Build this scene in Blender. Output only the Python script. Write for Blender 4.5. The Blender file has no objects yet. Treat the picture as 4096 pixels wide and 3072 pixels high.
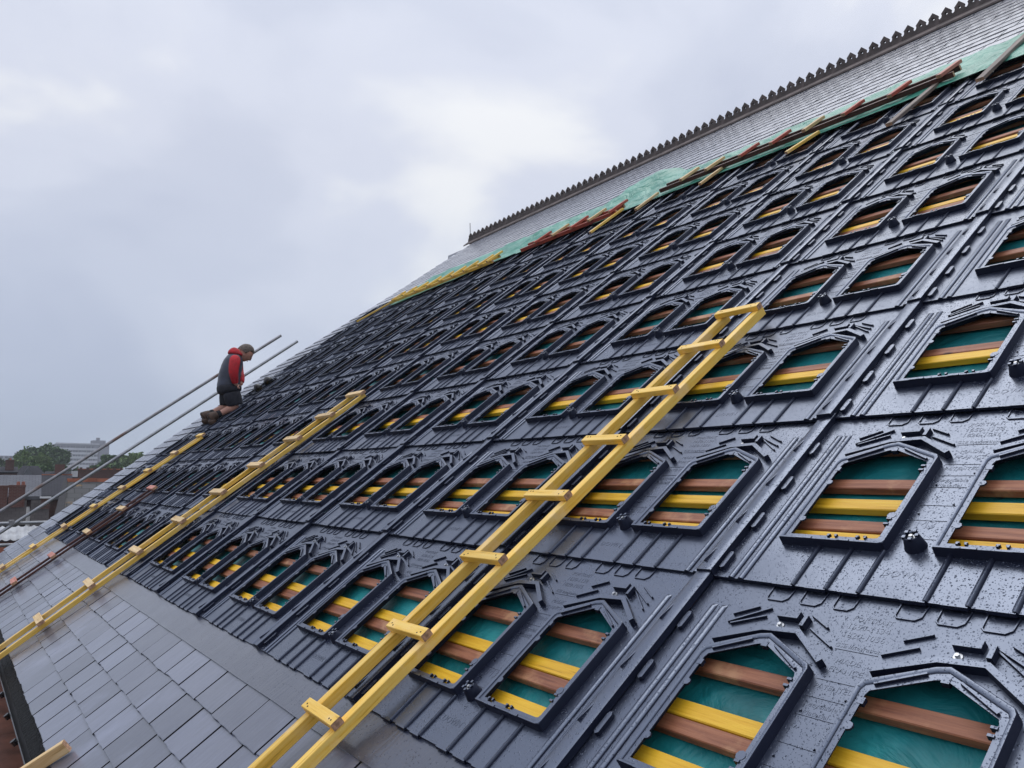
import bpy, bmesh, math, random
from mathutils import Vector, Matrix, noise as mnoise
random.seed(7)
R = math.radians
sc = bpy.context.scene
COL = sc.collection

# ------------------------------------------------------------------ camera, world, sun, exposure
S = 1.2                                   # one tray width in metres; roof coordinates (u along, v up the slope, n off it) are in tray widths
PITCH = 0.652511                          # 37.4 degree roof
CP, SP = math.cos(PITCH), math.sin(PITCH)
CW = Vector((1.53263, -1.16898, 0.74347))            # camera, in tray widths
FWD = Vector((-0.81151685, 0.57293563, 0.11482669))
RGT = Vector((0.57675052, 0.81692034, 0.0))
DWN = Vector((-0.09380426, 0.06622636, -0.99338554))
FPX, CX, CY = 3202.5, 2048.0, 1536.0

def RP(u, v, n=0.0):                      # roof coordinates -> world metres
    return Vector((u*S, (v*CP - n*SP)*S, (v*SP + n*CP)*S))
def wray(px, py):
    return FWD + RGT*((px-CX)/FPX) + DWN*((py-CY)/FPX)
def at(px, py, depth):                    # world point seen at a photo pixel, depth in metres (used to survey the far houses)
    return CW*S + wray(px, py)*depth

cam_d = bpy.data.cameras.new('camera'); cam = bpy.data.objects.new('camera', cam_d); COL.objects.link(cam)
cam_d.sensor_fit = 'HORIZONTAL'; cam_d.sensor_width = 36.0; cam_d.lens = FPX/4096*36.0
cam_d.clip_start = 0.05; cam_d.clip_end = 6000
rot = Matrix((RGT, -DWN, -FWD)).transposed()
cam.matrix_world = Matrix.Translation(CW*S) @ rot.to_4x4()
sc.camera = cam

world = bpy.data.worlds.new('World'); sc.world = world; world.use_nodes = True
wn = world.node_tree; wn.nodes.clear()
def N(nt, typ, **kw):
    n = nt.nodes.new(typ)
    for k, v in kw.items():
        if k == 'inp':
            for i, val in v.items(): n.inputs[i].default_value = val
        else: setattr(n, k, v)
    return n
def L(nt, a, b): nt.links.new(a, b)
def ramp(nt, stops, interp='EASE'):
    r = nt.nodes.new('ShaderNodeValToRGB'); r.color_ramp.interpolation = interp
    e = r.color_ramp.elements
    while len(e) > 1: e.remove(e[-1])
    e[0].position = stops[0][0]; e[0].color = (*stops[0][1], 1) if len(stops[0][1]) == 3 else stops[0][1]
    for p, c in stops[1:]:
        x = e.new(p); x.color = (*c, 1) if len(c) == 3 else c
    return r
SUN_EL, SUN_AZ = R(66), R(-50)
out = N(wn, 'ShaderNodeOutputWorld'); bg = N(wn, 'ShaderNodeBackground', inp={'Strength': 1.0})
sky = N(wn, 'ShaderNodeTexSky'); sky.sky_type = 'NISHITA'; sky.sun_disc = False
sky.sun_elevation = SUN_EL; sky.sun_rotation = SUN_AZ
skm = N(wn, 'ShaderNodeMix', data_type='RGBA', blend_type='MULTIPLY'); skm.inputs[0].default_value = 1
L(wn, sky.outputs[0], skm.inputs[6]); skm.inputs[7].default_value = (.10, .10, .10, 1)
tc = N(wn, 'ShaderNodeTexCoord')
mp = N(wn, 'ShaderNodeMapping'); mp.inputs['Scale'].default_value = (1.0, 1.0, 1.9); mp.inputs['Location'].default_value = (2.2, 8.8, 1.7)
L(wn, tc.outputs['Generated'], mp.inputs['Vector'])
nz = N(wn, 'ShaderNodeTexNoise', inp={'Scale': 2.3, 'Detail': 5.0, 'Roughness': .44, 'Distortion': .3})
L(wn, mp.outputs[0], nz.inputs['Vector'])
cl = ramp(wn, [(.30, (.56, .605, .745)), (.45, (.65, .692, .82)), (.54, (.725, .762, .88)), (.65, (.93, .945, .975))])
L(wn, nz.outputs['Fac'], cl.inputs[0])
sp = N(wn, 'ShaderNodeSeparateXYZ'); L(wn, tc.outputs['Generated'], sp.inputs[0])
el = ramp(wn, [(.0, (.68, .76, .82)), (.12, (.86, .89, .92)), (.38, (1.0, 1.0, 1.0)), (.55, (1.10, 1.10, 1.09)), (.85, (1.42, 1.43, 1.45)), (1.0, (1.48, 1.49, 1.51))], 'LINEAR')
L(wn, sp.outputs['Z'], el.inputs[0])
mul = N(wn, 'ShaderNodeMix', data_type='RGBA', blend_type='MULTIPLY'); mul.inputs[0].default_value = 1
L(wn, cl.outputs[0], mul.inputs[6]); L(wn, el.outputs[0], mul.inputs[7])
mx = N(wn, 'ShaderNodeMix', data_type='RGBA'); mx.inputs[0].default_value = .93
L(wn, skm.outputs[2], mx.inputs[6]); L(wn, mul.outputs[2], mx.inputs[7])
L(wn, mx.outputs[2], bg.inputs['Color']); L(wn, bg.outputs[0], out.inputs[0])

sun_d = bpy.data.lights.new('sun', 'SUN'); sun_d.energy = 0.8; sun_d.angle = R(40); sun_d.color = (1, .97, .93)
sun = bpy.data.objects.new('sun', sun_d); COL.objects.link(sun)
sd = Vector((math.sin(SUN_AZ)*math.cos(SUN_EL), math.cos(SUN_AZ)*math.cos(SUN_EL), math.sin(SUN_EL)))
sun.rotation_euler = sd.to_track_quat('Z', 'Y').to_euler(); sun.location = (5, 5, 30)
vs = sc.view_settings; vs.view_transform = 'Standard'; vs.look = 'None'; vs.gamma = 1; vs.exposure = 0.0; vs.use_curve_mapping = False

# ------------------------------------------------------------------ materials
def mat(name):
    m = bpy.data.materials.new(name); m.use_nodes = True
    nt = m.node_tree; b = nt.nodes['Principled BSDF']
    return m, nt, b
def coords(nt, kind='Object', scale=(1, 1, 1), obj=None):
    t = N(nt, 'ShaderNodeTexCoord')
    if obj: t.object = obj
    p = N(nt, 'ShaderNodeMapping'); p.inputs['Scale'].default_value = scale
    L(nt, t.outputs[kind], p.inputs[0]); return p.outputs[0]
def mixc(nt, fac, a, b, blend='MIX'):
    m = N(nt, 'ShaderNodeMix', data_type='RGBA', blend_type=blend)
    for sock, val in ((m.inputs[0], fac), (m.inputs[6], a), (m.inputs[7], b)):
        if hasattr(val, 'is_output'): L(nt, val, sock)
        elif isinstance(val, tuple): sock.default_value = (*val, 1) if len(val) == 3 else val
        else: sock.default_value = val
    return m.outputs[2]
def mathn(nt, op, a, b=None, c=None):
    m = N(nt, 'ShaderNodeMath', operation=op)
    for i, v in enumerate((a, b, c)):
        if v is None: continue
        if hasattr(v, 'is_output'): L(nt, v, m.inputs[i])
        else: m.inputs[i].default_value = v
    return m.outputs[0]
def noise(nt, vec, scale, detail=4, rough=.55):
    n = N(nt, 'ShaderNodeTexNoise', inp={'Scale': scale, 'Detail': detail, 'Roughness': rough})
    L(nt, vec, n.inputs['Vector']); return n.outputs['Fac']
def bump(nt, b, h, strength, dist, prev=None):
    n = N(nt, 'ShaderNodeBump', inp={'Strength': strength, 'Distance': dist})
    L(nt, h, n.inputs['Height'])
    if prev: L(nt, prev, n.inputs['Normal'])
    L(nt, n.outputs[0], b.inputs['Normal'])
    if b.inputs['Coat Weight'].default_value > 0: L(nt, n.outputs[0], b.inputs['Coat Normal'])
    return n.outputs[0]
def drops(nt, vec, scale, size=.34):
    v = N(nt, 'ShaderNodeTexVoronoi', inp={'Scale': scale, 'Randomness': 1.0}); L(nt, vec, v.inputs['Vector'])
    r = N(nt, 'ShaderNodeMapRange', interpolation_type='SMOOTHSTEP', inp={'From Min': size, 'From Max': size*.25, 'To Min': 0, 'To Max': 1})
    L(nt, v.outputs['Distance'], r.inputs[0])
    w = N(nt, 'ShaderNodeTexWhiteNoise'); L(nt, v.outputs['Color'], w.inputs['Vector'])
    return mathn(nt, 'MULTIPLY', r.outputs[0], mathn(nt, 'GREATER_THAN', w.outputs['Value'], .48))
def plain(name, col, rough=.6, metal=0, var=.15, scale=6, spec=.5, bumps=0, bscale=40):
    m, nt, b = mat(name)
    v = coords(nt)
    n = noise(nt, v, scale, 5)
    dark = tuple(c*(1-var*1.6) for c in col); light = tuple(min(1, c*(1+var)) for c in col)
    rr = ramp(nt, [(.3, dark), (.7, light)], 'LINEAR'); L(nt, n, rr.inputs[0])
    L(nt, rr.outputs[0], b.inputs['Base Color'])
    b.inputs['Roughness'].default_value = rough; b.inputs['Metallic'].default_value = metal
    b.inputs['Specular IOR Level'].default_value = spec
    if bumps: bump(nt, b, noise(nt, v, bscale, 4), bumps, .01)
    return m

def m_plastic():
    m, nt, b = mat('wet_black_plastic')
    v = coords(nt)
    oi = N(nt, 'ShaderNodeObjectInfo')
    off = N(nt, 'ShaderNodeVectorMath', operation='ADD'); L(nt, v, off.inputs[0])
    sc3 = N(nt, 'ShaderNodeVectorMath', operation='SCALE'); L(nt, oi.outputs['Location'], sc3.inputs[0]); sc3.inputs[3].default_value = 3.7
    L(nt, sc3.outputs[0], off.inputs[1]); vv = off.outputs[0]
    n1 = noise(nt, vv, 2.2, 5)
    rr = ramp(nt, [(.3, (.008, .010, .021)), (.7, (.014, .017, .034))], 'LINEAR'); L(nt, n1, rr.inputs[0])
    d1 = drops(nt, vv, 98, .31); d2 = drops(nt, vv, 215, .34)
    patch = N(nt, 'ShaderNodeMapRange', inp={'From Min': .36, 'From Max': .60, 'To Min': .45, 'To Max': 1}); L(nt, noise(nt, vv, 3.4, 3), patch.inputs[0])
    dd = mathn(nt, 'MULTIPLY', mathn(nt, 'MAXIMUM', d1, mathn(nt, 'MULTIPLY', d2, .6)), patch.outputs[0])
    # rain lies on the faces that look up; steep faces shed it and stay dull
    g = N(nt, 'ShaderNodeNewGeometry'); vt = N(nt, 'ShaderNodeVectorTransform', vector_type='NORMAL', convert_from='WORLD', convert_to='OBJECT'); L(nt, g.outputs['Normal'], vt.inputs[0])
    sz = N(nt, 'ShaderNodeSeparateXYZ'); L(nt, vt.outputs[0], sz.inputs[0])
    wet = N(nt, 'ShaderNodeMapRange', interpolation_type='SMOOTHSTEP', inp={'From Min': .45, 'From Max': .85, 'To Min': 0, 'To Max': 1}); L(nt, sz.outputs['Z'], wet.inputs[0]); w = wet.outputs[0]
    dd = mathn(nt, 'MULTIPLY', dd, w)
    L(nt, mixc(nt, mathn(nt, 'MULTIPLY', dd, .3), rr.outputs[0], (.005, .006, .010)), b.inputs['Base Color'])
    r2 = N(nt, 'ShaderNodeMapRange', inp={'From Min': .3, 'From Max': .7, 'To Min': .24, 'To Max': .37}); L(nt, mathn(nt, 'MULTIPLY_ADD', mathn(nt, 'SUBTRACT', oi.outputs['Random'], .5), .25, noise(nt, vv, 5, 5, .65)), r2.inputs[0])
    L(nt, mathn(nt, 'MULTIPLY_ADD', mathn(nt, 'SUBTRACT', 1.0, w), .2, r2.outputs[0]), b.inputs['Roughness'])
    L(nt, mathn(nt, 'MULTIPLY_ADD', w, 1.30, 1.34), b.inputs['IOR'])
    b.inputs['Specular Tint'].default_value = (.70, .80, 1.0, 1)
    p = bump(nt, b, noise(nt, vv, 260, 2), .04, .001)
    bump(nt, b, dd, .7, .0030, p)
    return m
def m_slate(name, c0, c1, rough=(.30, .48), stain=None, wet=False):
    m, nt, b = mat(name)
    t = N(nt, 'ShaderNodeTexCoord'); t.object = ROOF
    v = t.outputs['Object']
    g = N(nt, 'ShaderNodeNewGeometry'); oi = N(nt, 'ShaderNodeObjectInfo')
    rnd = mathn(nt, 'FRACT', mathn(nt, 'ADD', g.outputs['Random Per Island'], oi.outputs['Random']))
    rr = ramp(nt, [(0, c0), (.5, tuple((a+b_)/2 for a, b_ in zip(c0, c1))), (1, c1)], 'LINEAR'); L(nt, rnd, rr.inputs[0])
    ms = N(nt, 'ShaderNodeMapping'); ms.inputs['Scale'].default_value = (14, 2.0, 1); L(nt, v, ms.inputs[0])
    st = noise(nt, ms.outputs[0], 3.0, 5)
    c = mixc(nt, mathn(nt, 'MULTIPLY', st, .6), rr.outputs[0], tuple(x*.35 for x in c0))
    bl = noise(nt, v, 1.6, 4)
    rb = ramp(nt, [(.55, (0, 0, 0)), (.72, (.5, .5, .5))]); L(nt, bl, rb.inputs[0])
    c = mixc(nt, rb.outputs[0], c, tuple(x*1.25 for x in c1))
    if stain:                                           # mud trodden and washed along the ladders
        sxyz = N(nt, 'ShaderNodeSeparateXYZ'); L(nt, v, sxyz.inputs[0])
        tot = None
        for (u0, sl, wd, off) in stain:
            dx = mathn(nt, 'SUBTRACT', sxyz.outputs['X'], mathn(nt, 'MULTIPLY_ADD', sxyz.outputs['Y'], sl, u0*S))
            a = mathn(nt, 'ABSOLUTE', dx)
            mr = N(nt, 'ShaderNodeMapRange', interpolation_type='SMOOTHSTEP', inp={'From Min': wd*S, 'From Max': wd*.3*S, 'To Min': 0, 'To Max': 1}); L(nt, a, mr.inputs[0])
            tot = mr.outputs[0] if tot is None else mathn(nt, 'MAXIMUM', tot, mr.outputs[0])
        low = N(nt, 'ShaderNodeMapRange', inp={'From Min': .05*S, 'From Max': -.12*S, 'To Min': 0, 'To Max': 1}); L(nt, sxyz.outputs['Y'], low.inputs[0])
        nn = noise(nt, v, 2.6, 5, .6); rn = ramp(nt, [(.42, (0, 0, 0)), (.62, (1, 1, 1))]); L(nt, nn, rn.inputs[0])
        f = mathn(nt, 'MULTIPLY', mathn(nt, 'MULTIPLY', tot, low.outputs[0]), mathn(nt, 'MULTIPLY', rn.outputs[0], .8))
        c = mixc(nt, f, c, (.035, .032, .028))
    L(nt, c, b.inputs['Base Color'])
    r2 = N(nt, 'ShaderNodeMapRange', inp={'To Min': rough[0], 'To Max': rough[1]}); L(nt, noise(nt, v, 5, 4), r2.inputs[0])
    L(nt, r2.outputs[0], b.inputs['Roughness']); b.inputs['IOR'].default_value = 1.8; b.inputs['Specular Tint'].default_value = (.84, .91, 1.0, 1)
    b.inputs['Coat Weight'].default_value = .8; b.inputs['Coat Roughness'].default_value = .14; b.inputs['Coat IOR'].default_value = 1.4
    p = bump(nt, b, st, .40, .005)
    p = bump(nt, b, noise(nt, v, 55, 3), .10, .003, p)
    if wet: bump(nt, b, mathn(nt, 'MAXIMUM', drops(nt, v, 80, .34), mathn(nt, 'MULTIPLY', noise(nt, v, 4.5, 4, .6), .6)), .7, .005, p)
    return m
def m_wood(name, c_light, c_dark, rough=.5, streak=.5, wear=None):
    m, nt, b = mat(name)
    t = N(nt, 'ShaderNodeTexCoord'); oi = N(nt, 'ShaderNodeObjectInfo')
    off = N(nt, 'ShaderNodeVectorMath', operation='ADD'); L(nt, t.outputs['Object'], off.inputs[0])
    s3 = N(nt, 'ShaderNodeVectorMath', operation='SCALE'); L(nt, oi.outputs['Location'], s3.inputs[0]); s3.inputs[3].default_value = 2.3
    L(nt, s3.outputs[0], off.inputs[1])
    g = N(nt, 'ShaderNodeMapping'); g.inputs['Scale'].default_value = (1.3, 22, 22); L(nt, off.outputs[0], g.inputs[0])
    n1 = noise(nt, g.outputs[0], 2.6, 6, .65)
    n2 = noise(nt, off.outputs[0], 3.0, 4)
    rr = ramp(nt, [(.30, tuple(x*.55 for x in c_dark)), (.40, c_dark), (.60, c_light)], 'LINEAR'); L(nt, n1, rr.inputs[0])
    c = mixc(nt, mathn(nt, 'MULTIPLY', n2, streak), rr.outputs[0], tuple(x*.62 for x in c_dark))
    vk = N(nt, 'ShaderNodeTexVoronoi', inp={'Scale': 3.1}); mk = N(nt, 'ShaderNodeMapping'); mk.inputs['Scale'].default_value = (1, 2.2, 2.2)
    L(nt, off.outputs[0], mk.inputs[0]); L(nt, mk.outputs[0], vk.inputs['Vector'])
    kr = ramp(nt, [(.045, (1, 1, 1)), (.085, (0, 0, 0))]); L(nt, vk.outputs['Distance'], kr.inputs[0])
    c = mixc(nt, kr.outputs[0], c, tuple(x*.35 for x in c_dark))
    if wear:
        nw = noise(nt, off.outputs[0], 5.5, 5, .6); rw = ramp(nt, [(.52, (0, 0, 0)), (.68, (.85, .85, .85))]); L(nt, nw, rw.inputs[0])
        c = mixc(nt, rw.outputs[0], c, wear)
    tone = N(nt, 'ShaderNodeMapRange', inp={'To Min': .92, 'To Max': 1.16}); L(nt, oi.outputs['Random'], tone.inputs[0])
    tn = N(nt, 'ShaderNodeCombineColor'); [L(nt, tone.outputs[0], tn.inputs[i]) for i in range(3)]
    c = mixc(nt, 1.0, c, tn.outputs[0], 'MULTIPLY')
    L(nt, c, b.inputs['Base Color']); b.inputs['Roughness'].default_value = rough
    p = bump(nt, b, n1, .6, .004)
    bump(nt, b, noise(nt, off.outputs[0], 160, 2), .15, .002, p)
    return m
def m_brick(name, c1, c2, mortar, bw=.215, bh=.075, rough=.85):
    m, nt, b = mat(name)
    t = N(nt, 'ShaderNodeTexCoord'); mpp = N(nt, 'ShaderNodeMapping'); mpp.inputs['Rotation'].default_value = (R(90), 0, 0)
    L(nt, t.outputs['Object'], mpp.inputs[0])
    br = N(nt, 'ShaderNodeTexBrick', inp={'Color1': (*c1, 1), 'Color2': (*c2, 1), 'Mortar': (*mortar, 1), 'Scale': 1, 'Mortar Size': .008, 'Brick Width': bw, 'Row Height': bh})
    L(nt, mpp.outputs[0], br.inputs['Vector'])
    c = mixc(nt, noise(nt, t.outputs['Object'], 1.3, 4), br.outputs['Color'], tuple(x*.5 for x in c1))
    L(nt, c, b.inputs['Base Color']); b.inputs['Roughness'].default_value = rough
    return m
def m_courses(name, c0, c1, course=.25, width=.3, rough=.5, lichen=None):
    """far slated or tiled roof: local y runs up the slope"""
    m, nt, b = mat(name)
    t = N(nt, 'ShaderNodeTexCoord')
    br = N(nt, 'ShaderNodeTexBrick', inp={'Color1': (*c0, 1), 'Color2': (*c1, 1), 'Mortar': tuple(x*.25 for x in c0)+(1,), 'Scale': 1, 'Mortar Size': .012, 'Brick Width': width, 'Row Height': course})
    L(nt, t.outputs['Object'], br.inputs['Vector'])
    c = mixc(nt, mathn(nt, 'MULTIPLY', noise(nt, t.outputs['Object'], .8, 5), .6), br.outputs['Color'], tuple(x*.55 for x in c0))
    if lichen:
        nl = noise(nt, t.outputs['Object'], 1.1, 6, .6); rl = ramp(nt, [(.55, (0, 0, 0)), (.68, (.9, .9, .9))]); L(nt, nl, rl.inputs[0])
        c = mixc(nt, rl.outputs[0], c, lichen)
    L(nt, c, b.inputs['Base Color']); b.inputs['Roughness'].default_value = rough
    b.inputs['Specular IOR Level'].default_value = .25
    bump(nt, b, br.outputs['Fac'], -.6, .02)
    return m
def m_membrane():
    m, nt, b = mat('teal_membrane')
    v = coords(nt)
    n = noise(nt, v, 3.2, 6, .6)
    rr = ramp(nt, [(.30, (.004, .11, .12)), (.5, (.008, .21, .225)), (.72, (.03, .36, .37))], 'LINEAR'); L(nt, n, rr.inputs[0])
    L(nt, rr.outputs[0], b.inputs['Base Color']); b.inputs['Roughness'].default_value = .55
    nn = N(nt, 'ShaderNodeTexNoise', inp={'Scale': 4.0, 'Detail': 5.0, 'Distortion': 1.6}); L(nt, v, nn.inputs['Vector'])
    bump(nt, b, nn.outputs['Fac'], .9, .04)
    return m
def m_tarp():
    m, nt, b = mat('green_tarpaulin')
    v = coords(nt); n = noise(nt, v, 2.5, 5)
    rr = ramp(nt, [(.3, (.035, .24, .16)), (.7, (.095, .39, .28))], 'LINEAR'); L(nt, n, rr.inputs[0])
    L(nt, rr.outputs[0], b.inputs['Base Color']); b.inputs['Roughness'].default_value = .38
    n2 = N(nt, 'ShaderNodeTexNoise', inp={'Scale': 5.0, 'Detail': 5.0, 'Distortion': 1.4}); L(nt, v, n2.inputs['Vector'])
    bump(nt, b, n2.outputs['Fac'], .9, .05)
    return m
def m_leaf(name, c0, c1):
    m, nt, b = mat(name)
    g = N(nt, 'ShaderNodeNewGeometry')
    rr = ramp(nt, [(0, c0), (1, c1)], 'LINEAR'); L(nt, g.outputs['Random Per Island'], rr.inputs[0])
    L(nt, rr.outputs[0], b.inputs['Base Color']); b.inputs['Roughness'].default_value = .6
    b.inputs['Specular IOR Level'].default_value = .25
    return m
def m_metal(name, col, rough=.4, rust=None):
    m, nt, b = mat(name); v = coords(nt)
    n = noise(nt, v, 7, 6, .65)
    rr = ramp(nt, [(.3, tuple(x*.6 for x in col)), (.7, col)], 'LINEAR'); L(nt, n, rr.inputs[0])
    c = rr.outputs[0]; b.inputs['Metallic'].default_value = .75
    if rust:
        r3 = ramp(nt, [(.50, (0, 0, 0)), (.66, (.9, .9, .9))]); L(nt, noise(nt, v, 2.1, 6, .6), r3.inputs[0])
        c = mixc(nt, r3.outputs[0], c, rust); L(nt, mathn(nt, 'MULTIPLY_ADD', r3.outputs[0], -.7, .75), b.inputs['Metallic'])
    L(nt, c, b.inputs['Base Color']); b.inputs['Roughness'].default_value = rough
    bump(nt, b, noise(nt, v, 90, 3), .15, .003)
    return m

# the roof building: an Empty at its eaves line that carries everything nailed to the roof
ROOF = bpy.data.objects.new('church_building', None); COL.objects.link(ROOF)
ROOF.rotation_euler = (PITCH, 0, 0); ROOF['label'] = 'large slate roofed building with crested ridge and battens open between black trays'; ROOF['category'] = 'building'

M = {}
M['plastic'] = m_plastic()
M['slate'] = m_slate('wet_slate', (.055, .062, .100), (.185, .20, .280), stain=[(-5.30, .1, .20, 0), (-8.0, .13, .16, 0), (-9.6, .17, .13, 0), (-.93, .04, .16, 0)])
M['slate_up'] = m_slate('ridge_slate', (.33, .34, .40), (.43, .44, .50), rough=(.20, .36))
M['apron'] = m_slate('lead_apron', (.030, .036, .068), (.054, .063, .104), rough=(.28, .46), stain=[(-5.30, .1, .20, 0), (-8.0, .13, .16, 0), (-.93, .04, .2, 0)], wet=True)
M['yellow'] = m_wood('yellow_treated_timber', (.93, .63, .155), (.87, .52, .065), .45, .10, wear=(.90, .62, .26))
M['yellow_batten'] = m_wood('yellow_batten', (.93, .56, .035), (.80, .43, .012), .5, .28)
M['cream'] = m_wood('raw_pine', (.80, .60, .32), (.66, .43, .18), .55, .25)
M['brown'] = m_wood('old_brown_batten', (.42, .165, .080), (.25, .085, .042), .55, .45, wear=(.50, .26, .13))
M['dark_wood'] = m_wood('dark_red_timber', (.120, .040, .030), (.055, .022, .018), .5, .4)
M['red'] = m_wood('red_timber', (.56, .115, .065), (.36, .06, .04), .5, .3)
M['pink'] = m_wood('faded_red_timber', (.62, .26, .19), (.50, .17, .12), .55, .3)
M['grey_wood'] = m_wood('weathered_plank', (.26, .20, .16), (.13, .10, .085), .6, .4)
M['end_grain'] = plain('sawn_end_grain', (.50, .29, .17), .7, var=.35, scale=60)
M['membrane'] = m_membrane(); M['tarp'] = m_tarp()
M['steel'] = m_metal('zinc_screw', (.62, .64, .66), .3)
M['tube'] = m_metal('galvanised_tube', (.42, .44, .46), .42)
M['tube_rust'] = m_metal('rusty_tube', (.36, .36, .37), .5, rust=(.16, .085, .055))
M['ridge'] = plain('ridge_terracotta', (.115, .088, .080), .7, var=.4, scale=4, bumps=.4)
M['gutter'] = plain('black_gutter', (.012, .012, .014), .32, var=.4)
M['ply'] = plain('wet_plywood', (.21, .085, .055), .42, var=.35, scale=3, bumps=.15)
M['stone'] = plain('dressed_stone', (.30, .27, .23), .85, var=.25, bumps=.4)

# ------------------------------------------------------------------ mesh helpers
class MB:
    def __init__(s): s.v = []; s.f = []
    def add(s, vs, fs):
        o = len(s.v); s.v += [tuple(p) for p in vs]; s.f += [tuple(i+o for i in f) for f in fs]; return s
    def box(s, x0, x1, y0, y1, z0, z1):
        return s.add([(x0,y0,z0),(x1,y0,z0),(x1,y1,z0),(x0,y1,z0),(x0,y0,z1),(x1,y0,z1),(x1,y1,z1),(x0,y1,z1)],
                     [(3,2,1,0),(4,5,6,7),(0,1,5,4),(1,2,6,5),(2,3,7,6),(3,0,4,7)])
    def poly(s, pts, z0, z1):                    # upright prism over a convex or concave outline
        n = len(pts)
        vs = [(x,y,z0) for x,y in pts]+[(x,y,z1) for x,y in pts]
        return s.add(vs, [tuple(range(n-1,-1,-1)), tuple(range(n,2*n))]+[(i,(i+1)%n,n+(i+1)%n,n+i) for i in range(n)])
    def bar(s, pts, w, z0, z1, top=.75):         # mitred bar along a polyline, slightly narrower on top
        P = [Vector(p) for p in pts]; n = len(P); rings = []
        for i in range(n):
            d0 = (P[i]-P[i-1]).normalized() if i else (P[1]-P[0]).normalized()
            d1 = (P[i+1]-P[i]).normalized() if i < n-1 else d0
            t = (d0+d1).normalized(); nn = Vector((-t.y, t.x)); k = 1/max(.5, nn.dot(Vector((-d0.y, d0.x))))
            rings.append((P[i], nn*k*w/2))
        vs = []
        for p, q in rings: vs += [(*(p-q), z0), (*(p+q), z0), (*(p+q*top), z1), (*(p-q*top), z1)]
        fs = [(3,2,1,0)]
        for i in range(n-1):
            a = 4*i; b = a+4
            fs += [(a+j, a+(j+1)%4, b+(j+1)%4, b+j) for j in range(4)]
        m = 4*(n-1); fs.append((m, m+1, m+2, m+3))
        return s.add(vs, fs)
    def rib(s, x, y0, y1, w, h, z=0, seg=6, taper=.012):   # half round bead along y
        vs = []; 
        for y, k in ((y0, 1), (y1-taper, 1), (y1, .05)):
            for i in range(seg+1):
                a = math.pi*i/seg; vs.append((x-math.cos(a)*w/2, y, z+math.sin(a)*h*k))
        fs = []
        for r in range(2):
            for i in range(seg): a = r*(seg+1)+i; fs.append((a, a+1, a+seg+2, a+seg+1))
        fs.append(tuple(range(seg, -1, -1)))
        return s.add(vs, fs)
    def step(s, x, y0, y1, h=.0075):               # shallow ramp ending in a small drop to the right
        pr = [(x-.011, 0), (x-.005, h*.85), (x, h), (x+.0035, h*.5), (x+.005, 0)]
        vs = [(px, y, pz) for y, k in ((y0, 1), (y1, 1)) for px, pz in pr]; n = len(pr)
        return s.add(vs, [(i, i+1, n+i+1, n+i) for i in range(n-1)]+[tuple(range(n-1, -1, -1)), tuple(range(n, 2*n))])
    def rings(s, rs, cap=True, close=True):
        n = len(rs[0]); vs = [p for r in rs for p in r]; fs = []
        for k in range(len(rs)-1):
            for i in range(n if close else n-1):
                a = k*n+i; b = k*n+(i+1)%n; fs.append((a, b, b+n, a+n))
        if cap: fs += [tuple(range(n-1,-1,-1)), tuple(range((len(rs)-1)*n, len(rs)*n))]
        return s.add(vs, fs)
    def cyl(s, c, r0, r1, h, seg=12, axis='Z'):
        def P(x, y, z): return (c[0]+x, c[1]+y, c[2]+z) if axis == 'Z' else ((c[0]+z, c[1]+x, c[2]+y) if axis == 'X' else (c[0]+x, c[1]+z, c[2]+y))
        return s.rings([[P(r*math.cos(2*math.pi*i/seg), r*math.sin(2*math.pi*i/seg), z) for i in range(seg)] for r, z in ((r0, 0), (r1, h))])
    def tube(s, p0, p1, r, seg=12):
        p0, p1 = Vector(p0), Vector(p1); d = (p1-p0).normalized(); a = d.orthogonal().normalized(); b = d.cross(a)
        return s.rings([[p+a*math.cos(2*math.pi*i/seg)*r+b*math.sin(2*math.pi*i/seg)*r for i in range(seg)] for p in (p0, p1)])
    def map(s, fn): s.v = [fn(*p) for p in s.v]; return s
    def mesh(s, name, m, k=S, smooth=None):
        me = bpy.data.meshes.new(name); me.from_pydata([(x*k, y*k, z*k) for x, y, z in s.v], [], s.f)
        if m: me.materials.append(M[m] if isinstance(m, str) else m)
        bm = bmesh.new(); bm.from_mesh(me); bmesh.ops.recalc_face_normals(bm, faces=bm.faces); bm.to_mesh(me); bm.free()
        if smooth: me.shade_smooth(); me.set_sharp_from_angle(angle=R(smooth))
        me.update(); return me
    def build(s, name, m, parent=None, k=S, smooth=None): return ob(name, s.mesh(name, m, k, smooth), parent)
def ob(name, data, parent=None, loc=None, rot=None):
    o = bpy.data.objects.new(name, data); COL.objects.link(o); o.parent = parent
    if loc is not None: o.location = loc
    if rot is not None: o.rotation_euler = rot
    return o
def tag(o, label, cat, group=None, kind=None):
    if label: o['label'] = label
    if cat: o['category'] = cat
    if group: o['group'] = group
    if kind: o['kind'] = kind
    return o
def bevel(o, w, seg=2):
    b = o.modifiers.new('bevel', 'BEVEL'); b.width = w; b.segments = seg; b.limit_method = 'ANGLE'; return o
ORD = ['first','second','third','fourth','fifth','sixth','seventh','eighth','ninth','tenth','eleventh','twelfth']

def seen(p, margin=120):
    d = p-CW*S; z = d.dot(FWD)
    if z < .1: return None
    x = CX+FPX*d.dot(RGT)/z; y = CY+FPX*d.dot(DWN)/z
    return (x, y, z) if -margin < x < 4096+margin and -margin < y < 3072+margin else None

# ------------------------------------------------------------------ the setting: ground
GZ = -8.0
g = MB(); g.add([(-3000,-3000,GZ),(3000,-3000,GZ),(3000,3000,GZ),(-3000,3000,GZ)], [(0,1,2,3)])
tag(g.build('ground', plain('ground_dark', (.075, .08, .07), .9, var=.4, scale=.05), k=1), 'dark town ground far below the roof', None, kind='structure')

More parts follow.
